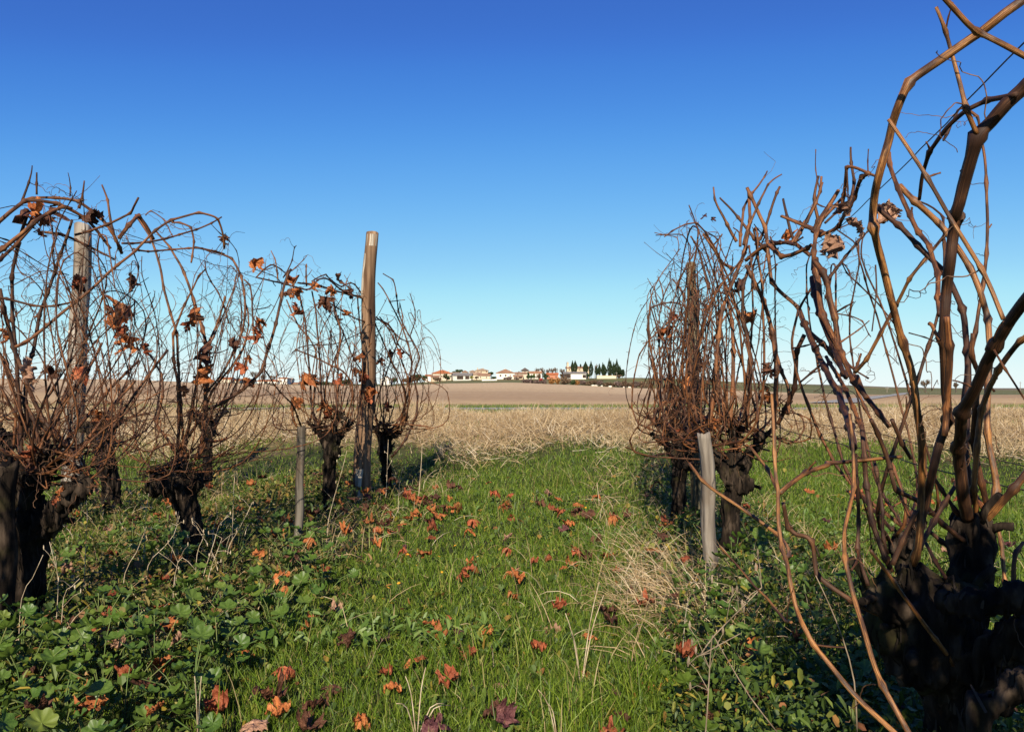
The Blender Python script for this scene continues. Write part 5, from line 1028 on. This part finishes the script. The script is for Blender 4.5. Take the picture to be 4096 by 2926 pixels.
# ------------------------------------------------------------------ grass, straw, weeds
def blades(n, x, y, z, length, width, lean, azim, bend, seg=2):
    """tapering curved blades, seg quads + a tip"""
    dx, dy = np.cos(azim), np.sin(azim); px, py = -dy, dx
    V = np.zeros((n, 2 * seg + 1, 3)); phi = rng.random(n) * 3.1416; cp, sp_ = np.cos(phi)[:, None], np.sin(phi)[:, None]
    for s in range(seg + 1):
        t = s / seg if seg else 1; t = s / (seg + 0.0)
        th = lean + bend * t
        hr = length * t * np.sin(lean + bend * t * .6); hz = length * t * np.cos(lean + bend * t * .6)
        c = np.stack([x + dx * hr, y + dy * hr, z + hz], -1)
        if s == seg: V[:, 2 * seg] = c
        else:
            wv = (width * (1 - .55 * t) / 2)[:, None]; sd = (np.stack([px, py, np.zeros(n)], -1) * cp + np.stack([-dx * np.cos(th), -dy * np.cos(th), np.sin(th)], -1) * sp_) * wv
            V[:, 2 * s] = c - sd; V[:, 2 * s + 1] = c + sd
    m = 2 * seg + 1; b = (np.arange(n) * m)[:, None]; F = []
    Q = [b + np.array([[2 * s, 2 * s + 1, 2 * s + 3, 2 * s + 2]]) for s in range(seg - 1)]
    T = b + np.array([[2 * seg - 2, 2 * seg - 1, 2 * seg]])
    return V.reshape(-1, 3), (np.vstack(Q) if Q else np.zeros((0, 4), int)), T
def vnoise(x, y, s, seed):
    o = np.zeros(len(x))
    r = np.random.default_rng(seed)
    for k in range(5):
        a, ph = r.random() * 6.28, r.random() * 6.28; f = s * (.6 + .9 * r.random()); o += np.sin((x * np.cos(a) + y * np.sin(a)) * f + ph)
    return o / 5
def sample(n, d0, d1, p, spread=.78):
    u = rng.random(n); e = 1 - p; d = (d0 ** e + u * (d1 ** e - d0 ** e)) ** (1 / e); x = (rng.random(n) * 2 - 1) * spread * d
    return x, d
def rowdist(x, y):
    """distance from the two near vine rows"""
    l = np.abs(x - (-1.62 + .14 * y)); r_ = np.abs(x - (.66 + .065 * y)); l2 = np.abs(x - (-2.75 + .12 * y)); return np.minimum(np.minimum(l, r_), l2)
def zone(x, y):
    """> 0 in the weedy strips under the vine rows, < 0 in mown grass"""
    w_ = .12 * vnoise(x, y, 3, 41)
    l = np.minimum(-.68 + w_ - x, x - (-1.62 + .14 * y - .75)); r_ = np.minimum(x - (.06 + .145 * y + w_), (.66 + .065 * y + .45) - x); l2 = .35 - np.abs(x - (-2.75 + .12 * y))
    return np.maximum(np.maximum(l, r_), l2)
n = 470000
x, y = sample(n, 1.25, 9.4, .55)
patch = vnoise(x, y, 2.2, 1); rd = rowdist(x, y)
keep = (rng.random(n) < np.clip(.80 + .55 * patch, .25, 1)) & (rng.random(n) < np.where(zone(x, y) > 0, .3, 1)) & (rng.random(n) < 1 - .93 * sstep((y + .45 * vnoise(x, y, 1.3, 3) - 6.9) / 1.5))
x, y, patch = x[keep], y[keep], patch[keep]; n = len(x)
ln = (.024 + .036 * rng.random(n) ** 1.6) * (1 + .55 * patch) * (1 + .25 * (rng.random(n) < .12)); ln = np.clip(ln, .02, .15)
wd = (.0016 + .0013 * rng.random(n)) * (y / 2.2) ** .55
V, Q, T = blades(n, x, y, near_z(x, y), ln, wd, np.abs(rng.normal(0, .35, n)), rng.random(n) * 6.283, rng.random(n) * .9, 2)
tag(link('grass', np_mesh('grass', V, [Q, T]), M_grass), 'short green lane grass', kind='stuff')
# long green tufts, right of the dense vine and here and there
a = []
for (tx, ty, k_) in [(PP('RC', 1280, 900, 2.6).x, 2.6, 160), (PP('RC', 1330, 820, 2.8).x, 2.8, 120), (PP('AA' if False else 'D', 1230, 985, 6.0).x, 5.9, 260), (PP('D', 600, 960, 5.6).x, 5.6, 160), (.12, 1.75, 260), (.3, 1.9, 200), (-.15, 2.0, 160)] + [(random.uniform(-.8, .6), random.uniform(1.7, 5), 60) for _ in range(16)]:
    m = k_; xx = rng.normal(tx, .05 + .01 * ty, m); yy = rng.normal(ty, .06, m)
    a.append(np.stack([xx, yy], -1))
a = np.vstack(a); n = len(a)
V, Q, T = blades(n, a[:, 0], a[:, 1], near_z(a[:, 0], a[:, 1]), (.06 + .09 * rng.random(n)) * (1 + .5 * (a[:, 1] > 5)), .0020 + .0012 * rng.random(n), np.abs(rng.normal(0, .28, n)), rng.random(n) * 6.283, rng.random(n) * .9, 3)
tag(link('grass', np_mesh('grass', V, [Q, T]), M_grass), 'longer green grass tufts', kind='stuff')
# verge and field edge grass
n = 30000; x, y = sample(n, 11.5, 34, .6, .72)
V, Q, T = blades(n, x, y, np.where(y <= 12, near_z(x, y), far_z(x / y, y)), (.02 + .05 * rng.random(n) ** 2) * (1 + .6 * (y > 20)), .008 + .006 * rng.random(n), np.abs(rng.normal(0, .4, n)), rng.random(n) * 6.283, rng.random(n) * .8, 2)
rd_ = (y > 16.8) & (y < 19.8); V = V.reshape(n, -1, 3)[~rd_]; m = V.shape[1]; nn = len(V); Tn = (np.arange(nn) * m)[:, None]
tag(link('grass', np_mesh('grass', V.reshape(-1, 3), [Tn + np.array([[0, 1, 3, 2]]), Tn + np.array([[2, 3, 4]])]), M_grass), 'grass along the road verge', kind='stuff')
# dry straw bank
n = 260000; x, y = sample(n, 5.6, 11.5, .3, .80)
kp = rng.random(n) < sstep((y + .45 * vnoise(x, y, 1.3, 3) + .6 * vnoise(x, y, 3.4, 4) - 6.75) / 1.8)
x, y = x[kp], y[kp]; n = len(x); pt = vnoise(x, y, 3.0, 9)
V, Q, T = blades(n, x, y, near_z(x, y) + .10 * rng.random(n) * np.clip(.6 + pt, .1, 1.4), (.05 + .11 * rng.random(n) ** 1.4) * (1 + .4 * pt), .0026 + .0030 * rng.random(n), np.clip(rng.normal(.95, .5, n), .0, 1.55), np.where(rng.random(n) < .5, 0, np.pi) + rng.normal(0, .9, n), -.3 + 1.1 * rng.random(n), 3)
tag(link('straw', np_mesh('straw', V, [Q, T]), M_straw), 'matted dry straw coloured grass on the bank', kind='stuff')
n = 700; x, y = sample(n, 7.0, 11, .2, .8); pt = vnoise(x, y, 1.1, 12); kp = rng.random(n) < np.clip(.35 + pt, .05, 1); x, y = x[kp], y[kp]; n = len(x)
V, Q, T = blades(n, x, y, near_z(x, y), (.10 + .20 * rng.random(n) ** 3), .003 + .002 * rng.random(n), np.abs(rng.normal(.12, .2, n)), rng.random(n) * 6.28, .2 + .7 * rng.random(n), 3)
tag(link('straw', np_mesh('straw', V, [Q, T]), M_straw), 'taller dry stems along the crest of the bank', kind='stuff')
n = 13000; x, y = sample(n, 2.0, 6.5, .4, .75); rd = rowdist(x, y); kp = rng.random(n) < np.where(rd < .5, 1, .05); x, y = x[kp], y[kp]; n = len(x)
V, Q, T = blades(n, x, y, near_z(x, y) + .01, .06 + .12 * rng.random(n), .0018 + .0012 * rng.random(n), np.abs(rng.normal(.7, .5, n)), rng.random(n) * 6.28, .3 + rng.random(n), 3)
tag(link('straw', np_mesh('straw', V, [Q, T]), M_straw), 'dry grass threads under the vine rows', kind='stuff')
# small leaved weeds
def leaves(n, x, y, z, size, tilt, asp=.8, fold=.25):
    az = rng.random(n) * 6.283; ti = np.abs(rng.normal(0, tilt, n)); f = np.stack([np.cos(az) * np.cos(ti), np.sin(az) * np.cos(ti), np.sin(ti)], -1)
    s = np.stack([-np.sin(az), np.cos(az), rng.normal(0, .35, n)], -1); s /= np.linalg.norm(s, axis=1)[:, None]; u = np.cross(f, s)
    c = np.stack([x, y, z], -1); sz = size[:, None]
    V = np.stack([c, c + f * sz * .35 + s * sz * .5 * asp + u * sz * fold * .4, c + f * sz * .8 + s * sz * .42 * asp + u * sz * fold * .3, c + f * sz * (.95), c + f * sz * .8 - s * sz * .42 * asp + u * sz * fold * .3, c + f * sz * .35 - s * sz * .5 * asp + u * sz * fold * .4], 1).reshape(-1, 3)
    b = (np.arange(n) * 6)[:, None]
    return V, np.vstack([b + np.array([[0, 1, 2, 3]]), b + np.array([[0, 3, 4, 5]])])
n = 120000; x, y = sample(n, 1.3, 6.8, .5, .78); zo = zone(x, y); pt = vnoise(x, y, 2.6, 21)
dens = np.where((zo > 0) & (y < 5.6), 1.0, np.clip(.40 + zo * .9, .20, 1)) * np.clip(.75 + .7 * pt, .1, 1); kp = (rng.random(n) < dens) & (rng.random(n) > sstep((y - 6) / 1)); x, y, zo = x[kp], y[kp], zo[kp]; n = len(x)
hh = np.clip(.05 + zo * .5, .025, .15) * (.7 + .6 * vnoise(x, y, 4, 22)); hh = np.clip(hh, .02, .17)
V, F = leaves(n, x, y, near_z(x, y) + hh * rng.random(n) ** .7, (.008 + .018 * rng.random(n) ** 1.5) * (y / 2.4) ** .35 * np.where(np.arange(n) % 3 == 0, 1.7, 1), .75, np.where(np.arange(n) % 3 == 0, .30, .85)[:, None])
M_weed_dry = island_ramp('drying_weed_leaf', [(0, (.055, .06, .015)), (.4, (.12, .11, .03)), (.7, (.20, .16, .05)), (.88, (.20, .10, .045)), (1, (.34, .26, .10))], rough=.65, trans=.25, spec=.2)
dry = (rng.random(n) < np.clip((y - 2.0) / 1.2, 0, .55)) & (x < -.5); V6 = V.reshape(n, 6, 3)
b6 = (np.arange(dry.sum()) * 6)[:, None]; tag(link('weeds', np_mesh('weeds', V6[dry].reshape(-1, 3), np.vstack([b6 + np.array([[0, 1, 2, 3]]), b6 + np.array([[0, 3, 4, 5]])])), M_weed_dry), 'yellowing dry weeds round the stumps of the left row', kind='stuff')
V = V6[~dry].reshape(-1, 3); b6 = (np.arange((~dry).sum()) * 6)[:, None]; F = np.vstack([b6 + np.array([[0, 1, 2, 3]]), b6 + np.array([[0, 3, 4, 5]])])
tag(link('weeds', np_mesh('weeds', V, F), M_weed), 'low small leaved weeds under the vine rows', kind='stuff')
n = 8000; x, y = sample(n, 2.1, 4.8, .5, .5); pt = vnoise(x, y, 3.2, 31); kp = (pt > .15) & (zone(x, y) < -.05); x, y = x[kp], y[kp]; n = len(x)
V, F = leaves(n, x, y, near_z(x, y) + .015 + .025 * rng.random(n), .022 + .022 * rng.random(n), .6, .34, .3)
tag(link('weeds', np_mesh('weeds', V, F), M_broad), 'pale lance leaved rosettes in the lane', kind='stuff')

# mallow
def mallow_leaf(seed):
    r = random.Random(seed); na, nr = 35, 3; V, T, Q = [(0, 0, 0)], [], []; lobes = 7
    for j in range(1, nr + 1):
        f = j / nr
        for i in range(na):
            a = -math.pi * .93 + i * 2 * math.pi * .93 / (na - 1); lb = 1 - .16 * (1 - abs(math.cos(lobes * a / 2 * 1.0)) ** .7) * f; rad = .5 * f * lb * (1 + r.uniform(-.02, .02))
            z = .16 * f * f + .05 * math.cos(lobes * a) * f + .05 * noise.noise(Vector((math.cos(a), math.sin(a), seed)))
            V.append((rad * math.cos(a), rad * math.sin(a), z))
    for i in range(na - 1): T.append((0, 1 + i, 2 + i))
    for j in range(nr - 1):
        for i in range(na - 1): a0 = 1 + j * na; Q.append((a0 + i, a0 + na + i, a0 + na + i + 1, a0 + i + 1))
    me = np_mesh('leaf', V, [np.array(T), np.array(Q)], True); me.materials.append(M_mallow); return me
ML = [mallow_leaf(i) for i in range(4)]
spots = []
for _ in range(4000):
    d = random.uniform(1.35, 3.4); x_ = random.uniform(-.66, .62) * d
    ok = (x_ < -.62 and random.random() < (1 if d < 2.3 else .35)) or (x_ > .15 + .15 * d and random.random() < .28)
    if ok and all((x_ - a_) ** 2 + (d - b_) ** 2 > (.08 + .015 * d) ** 2 for a_, b_ in spots): spots.append((x_, d))
    if len(spots) >= 100: break
mal = []
for i, (x_, d) in enumerate(spots):
    e = empty('mallow_plant', (x_, d, float(near_z(x_, d)))); near = 'by the forked stump' if x_ < -.9 and d > 1.9 else 'in the weeds beside the lane grass' if x_ < 0 else 'in the shade of the nearest vine'
    tag(e, ['bright green round leaved mallow ', 'low spreading round leaved mallow ', 'tall round leaved mallow '][i % 3] + near, 'mallow', 'mallow plants along the vine rows')
    mal.append((e, ['bright green mallow', 'low spreading mallow', 'tall round leaved mallow'][i % 3] + (' in shade' if x_ > 0 else '')))
    st = Acc()
    for k_ in range(random.randint(8, 12) if x_ < 0 else 6):
        a_ = random.random() * 6.28; rr = random.uniform(.02, .13); hgt = random.uniform(.05, .17) * (.75 if d < 1.8 else 1); p = Vector((rr * math.cos(a_), rr * math.sin(a_), hgt)); sz = random.uniform(.025, .056)
        o = bpy.data.objects.new('leaf', random.choice(ML)); COL.objects.link(o); o.parent = e; o.location = p; o.scale = (sz,) * 3; o.rotation_euler = (random.gauss(.25, .35), random.gauss(0, .35), a_ + random.gauss(0, .6))
        st.tube([(0, 0, -.01), (p.x * .5, p.y * .5, hgt * .7), tuple(p)], .0012, 4, cap=False)
    link('stem', st.mesh('stem'), M_stem, e)

single_out(mal)
# fallen vine leaves
KNOWN = [(1002, 1135, 'rust orange'), (940, 1230, 'rust orange'), (625, 1305, 'rust orange'), (950, 1375, 'rust orange'), (972, 1400, 'rust orange'), (915, 1450, 'rust orange'), (640, 1475, 'red brown'), (360, 1375, 'rust orange'), (262, 1340, 'red brown'), (355, 1320, 'red brown'), (1148, 1282, 'rust orange'), (1280, 1223, 'red brown'), (1240, 1340, 'red brown'), (1347, 1598, 'red brown'), (1362, 1370, 'dark brown'),
 (870, 1510, 'rust orange'), (993, 1490, 'red brown'), (700, 1540, 'dark brown'), (1090, 1560, 'dark brown'), (480, 1555, 'red brown'), (395, 1565, 'dark brown'), (1098, 1103, 'red brown'), (1132, 1105, 'red brown'), (1265, 1165, 'rust orange'), (1648, 1095, 'red brown'), (1362, 1150, 'rust orange'), (1327, 1108, 'rust orange'), (1215, 1098, 'pale tan'), (845, 1110, 'dark brown'), (872, 1090, 'dark brown'), (775, 1095, 'rust orange'),
 (1040, 1180, 'rust orange'), (685, 1225, 'rust orange'), (1195, 1418, 'red brown'), (770, 1410, 'dark brown'), (1025, 1270, 'red brown'), (600, 1530, 'dark brown'), (200, 1610, 'rust orange'), (565, 1590, 'pale tan'), (800, 1580, 'rust orange'), (1120, 1590, 'dull purple'), (960, 1590, 'dull purple'), (620, 1560, 'rust orange'), (250, 1400, 'red brown'), (370, 1420, 'rust orange'), (1350, 1345, 'dark brown'), (1450, 1225, 'rust orange')]
def pix_ground(px, py):
    d = 3.0
    for _ in range(30):
        x_ = DX(px) * d; d = (H - float(near_z(x_, d)) - .05) * FL / max((py * 1.802 - HY), 20)
        d = min(max(d, .8), 9)
    return DX(px) * d, d
seen_l = {}
def place_name(x_, d):
    side = 'under the nearest vine' if x_ > .62 and d < 2.2 else 'by the dense vine' if x_ > .55 and d < 5.6 else 'by the forked stump' if x_ < -.9 and d < 2.8 else 'by the mossy stump' if x_ < -.8 and d < 3.8 else 'by the tall brown post' if x_ < -.6 and d < 5.6 else 'among mallow leaves' if x_ < -.42 and d < 2.2 else ''
    if side: return side
    return 'in the lane grass close to the camera' if d < 1.9 else 'in the middle of the lane' if d < 2.7 else 'farther along the lane grass' if d < 4 else 'near the far end of the lane'
allL = [(*pix_ground(px, py), c) for px, py, c in KNOWN]
for _ in range(40):
    allL.append((random.gauss(-.5, .22), random.uniform(3.6, 5.3), random.choice(['rust orange', 'red brown', 'dark brown', 'red brown'])))
for _ in range(9000):
    d = random.uniform(1.4, 5.6); x_ = random.uniform(-.62, .6) * d
    if len(allL) > 292: break
    if random.random() < (.6 * (1.4 / d) ** .8 + .15) * (1 if x_ < .2 * d else .5) and all((x_ - a_[0]) ** 2 + (d - a_[1]) ** 2 > .07 ** 2 for a_ in allL): allL.append((x_, d, random.choice(['rust orange', 'rust orange', 'dark brown', 'red brown', 'red brown', 'rust orange', 'dull purple', 'pale tan'] if random.random() < .85 else ['dark brown'])))
fal = []
for i, (x_, d, c) in enumerate(allL):
    kn = i < len(KNOWN); form = random.choice(['crumpled', 'crumpled', 'curled', 'flat'] if kn else ['crumpled', 'curled', 'flat'])
    sz = random.uniform(.058, .084) if kn else random.uniform(.04, .072) * (1 + .1 * max(0, d - 2))
    o = leaf_obj('fallen_leaf', form, c, (x_, d, float(near_z(x_, d)) + (random.uniform(.03, .045) if kn else random.uniform(.012, .035)) + .012 * max(0, d - 2) + (.05 if x_ < -.7 or x_ > .1 + .15 * d else 0)), sz, (random.gauss(.06, .18), random.gauss(0, .2), random.random() * 6.28))
    tag(o, f'{form} {c} vine leaf lying {place_name(x_, d)}', 'leaf', 'fallen vine leaves'); fal.append((o, f'{form} {c} vine leaf in the grass'))
single_out(fal)

# small orange flowers
bmf = Acc()
for k_ in range(9):
    a_ = k_ * 2 * math.pi / 9; ca, sa = math.cos(a_), math.sin(a_)
    bmf.add([(ca * .15, sa * .15, 0), (ca * .6 - sa * .16, sa * .6 + ca * .16, .06), (ca, sa, .03), (ca * .6 + sa * .16, sa * .6 - ca * .16, .06)], [(0, 1, 2, 3)])
bmf.tube([(0, 0, -.02), (0, 0, .12)], [.3, .22], 8); FM = bmf.mesh('head'); FM.materials.append(M_flower)
fl = [(975, 1240), (925, 1260), (870, 1290), (885, 1300), (862, 1310), (980, 1275), (1010, 1215), (1165, 1140), (905, 1235), (870, 1345), (1165, 1155), (850, 1335), (1300, 1130), (700, 1290), (600, 1240), (1985, 1195), (1060, 1240), (1090, 1205)]
flo = []
for px, py in fl:
    x_, d = pix_ground(px, py); e = empty('wild_flower', (x_, d, float(near_z(x_, d)))); tag(e, 'tiny orange flower head standing above the lane grass', 'flower', 'tiny orange flowers in the lane'); flo.append((e, 'tiny orange flower in the lane grass'))
    o = bpy.data.objects.new('head', FM); COL.objects.link(o); o.parent = e; o.location = (0, 0, .06); o.scale = (.007,) * 3; o.rotation_euler = (.4, .2, px)
    s_ = Acc(); s_.tube([(0, 0, -.01), (.004, 0, .03), (0, 0, .059)], .0009, 4, cap=False); link('stem', s_.mesh('stem'), M_stem, e)

single_out(flo)
sta = []
# dry stalks standing in the weeds; pale dead twigs
def stalk(label, pts, r, grp, seeds=6, m=None):
    q = resample(pts, .03); b = q[0].copy(); e = empty('dry_stalk', b); tag(e, label, 'dry stalk', grp); sta.append((e, label))
    a = Acc(); a.tube([p - b for p in q], [r * (1 - .5 * i / len(q)) for i in range(len(q))], 5); link('stem', a.mesh('stem', True), m or M_stalk, e)
    if seeds:
        a = Acc()
        for i in range(seeds):
            p = q[int(len(q) * random.uniform(.45, .98))]; dv = (rv(.7) + Vector((0, 0, .6))).normalized(); l = random.uniform(.02, .08)
            a.tube([p - b, p - b + dv * l * .6, p - b + dv * l + Vector((0, 0, -.01))], [r * .5, r * .4, r * .4], 4)
            c = p - b + dv * l + Vector((0, 0, -.012)); a.tube([c, c + Vector((0, 0, .006)), c + Vector((0, 0, .012))], [r * .6, r * 1.6, r * .5], 5)
        link('twig', a.mesh('twig'), m or M_stalk, e)['kind'] = 'stuff'
for (t_, d) in [('BB 0,1600 120,1380 240,1080', 2.5), ('BB 480,1624 510,1350 580,930', 2.8), ('BB 250,1520 420,1320 530,1180 590,980', 2.6), ('BB 540,1624 620,1430 760,1560', 2.4), ('BB 850,1624 960,1280 1020,1080 1120,980', 2.7), ('BB 910,1624 1000,1360 1050,1220', 2.6), ('BB 1120,1330 1200,1180 1320,960 1380,830', 3.0), ('LW 540,1450 500,1250 460,1080', 2.2), ('LW 200,1610 300,1420 400,1200', 2.0), ('LW 800,1020 810,850 800,680', 2.6), ('LW 590,1600 660,1500 740,1420', 2.1), ('BB 1180,650 1210,420 1215,230', 3.2), ('BB 960,1100 1000,1000 980,820', 3.0), ('BB 780,1400 830,1260 860,1180', 2.7), ('BB 220,1050 235,900 245,830', 2.9), ('D 730,1150 760,1040 770,1000', 3.6), ('D 930,1090 935,1030 937,985', 5.2), ('D 858,1080 860,1020 862,975', 5.0), ('D 1330,1120 1325,1070', 4.8)]:
    pts, _ = trace(t_); q = [P(*p, d) for p in pts]
    if q[0].z > ground_z(q[0].x, d): q = [Vector((q[0].x - .01, d, ground_z(q[0].x, d) - .01))] + q
    stalk('thin pale dry stalk in the left row weeds' if d < 4 else 'short dry stalk at the lane end', q, .0012 * d / 2.6, 'dry stalks in the weeds', random.choice([0, 3, 6]))
for (t_, d, l) in [('DR 0,1900 60,1600 110,800 130,620', 1.2, 'forked pale twig hanging in the shade below the dense vine'), ('DR 0,830 150,620 400,370 640,125', 1.25, 'long straight pale twig with dry seed heads in the shade'), ('DR 0,830 200,720 420,600', 1.2, 'short straight pale twig crossing the longer pale twig'), ('DR 800,1624 520,1260 300,900 150,640', 1.25, 'thin dark dry twig rising out of the shade'), ('DR 1630,1624 1600,1100 1480,650 1340,300 1200,0', 1.2, 'thin dark upright twig left of the dark vine head')]:
    pts, _ = trace(t_); stalk(l, [P(*p, d) for p in pts], .0012, 'dry twigs in the shade', 7 if 'seed' in l or 'forked' in l else 0, M_twig_shaded)
for (px, py, tips) in [(925, 1590, [(880, 1560), (900, 1500), (945, 1480), (985, 1560), (1000, 1590)]), (1290, 1480, [(1265, 1390), (1255, 1360), (1330, 1290), (1340, 1320)]), (1240, 1610, [(1195, 1530), (1215, 1560)]), (440, 1610, [(432, 1500), (447, 1500)])]:
    x_, d = pix_ground(px, py)
    for k_, (tx, ty) in enumerate(tips):
        b = Vector((x_, d, ground_z(x_, d))); tp = P(tx * 1.802, ty * 1.802, d + .03 * (k_ - 2)); tp.z = max(tp.z, b.z + .05); stalk('pale bent dry grass stem in the lane', [b, b.lerp(tp, .5) + Vector((0, 0, .03)), tp], .0014, 'bent dry stems in the lane', 0)
single_out(sta)
# dry grass clump at the broken stake
n = 2400; cx_, cy_ = PP('D', 1510, 1240, 2.6).x, 2.6
xx = np.where(rng.random(n) < .4, rng.normal(cx_, .10, n), rng.normal(cx_ + .22, .25, n)); yy = np.where(rng.random(n) < .4, rng.normal(cy_, .12, n), rng.normal(cy_ + .3, .3, n))
V, Q, T = blades(n, xx, yy, near_z(xx, yy) + .02 * rng.random(n), .06 + .16 * rng.random(n) ** 1.5, .0016 + .001 * rng.random(n), np.abs(rng.normal(.75, .45, n)), rng.normal(3.0, 1.3, n), .4 + 1.2 * rng.random(n), 4)
tag(link('dry_grass_tuft', np_mesh('dry_grass_tuft', V, [Q, T]), M_straw), 'tangled dry grass clump at the foot of the dense vine', kind='stuff')
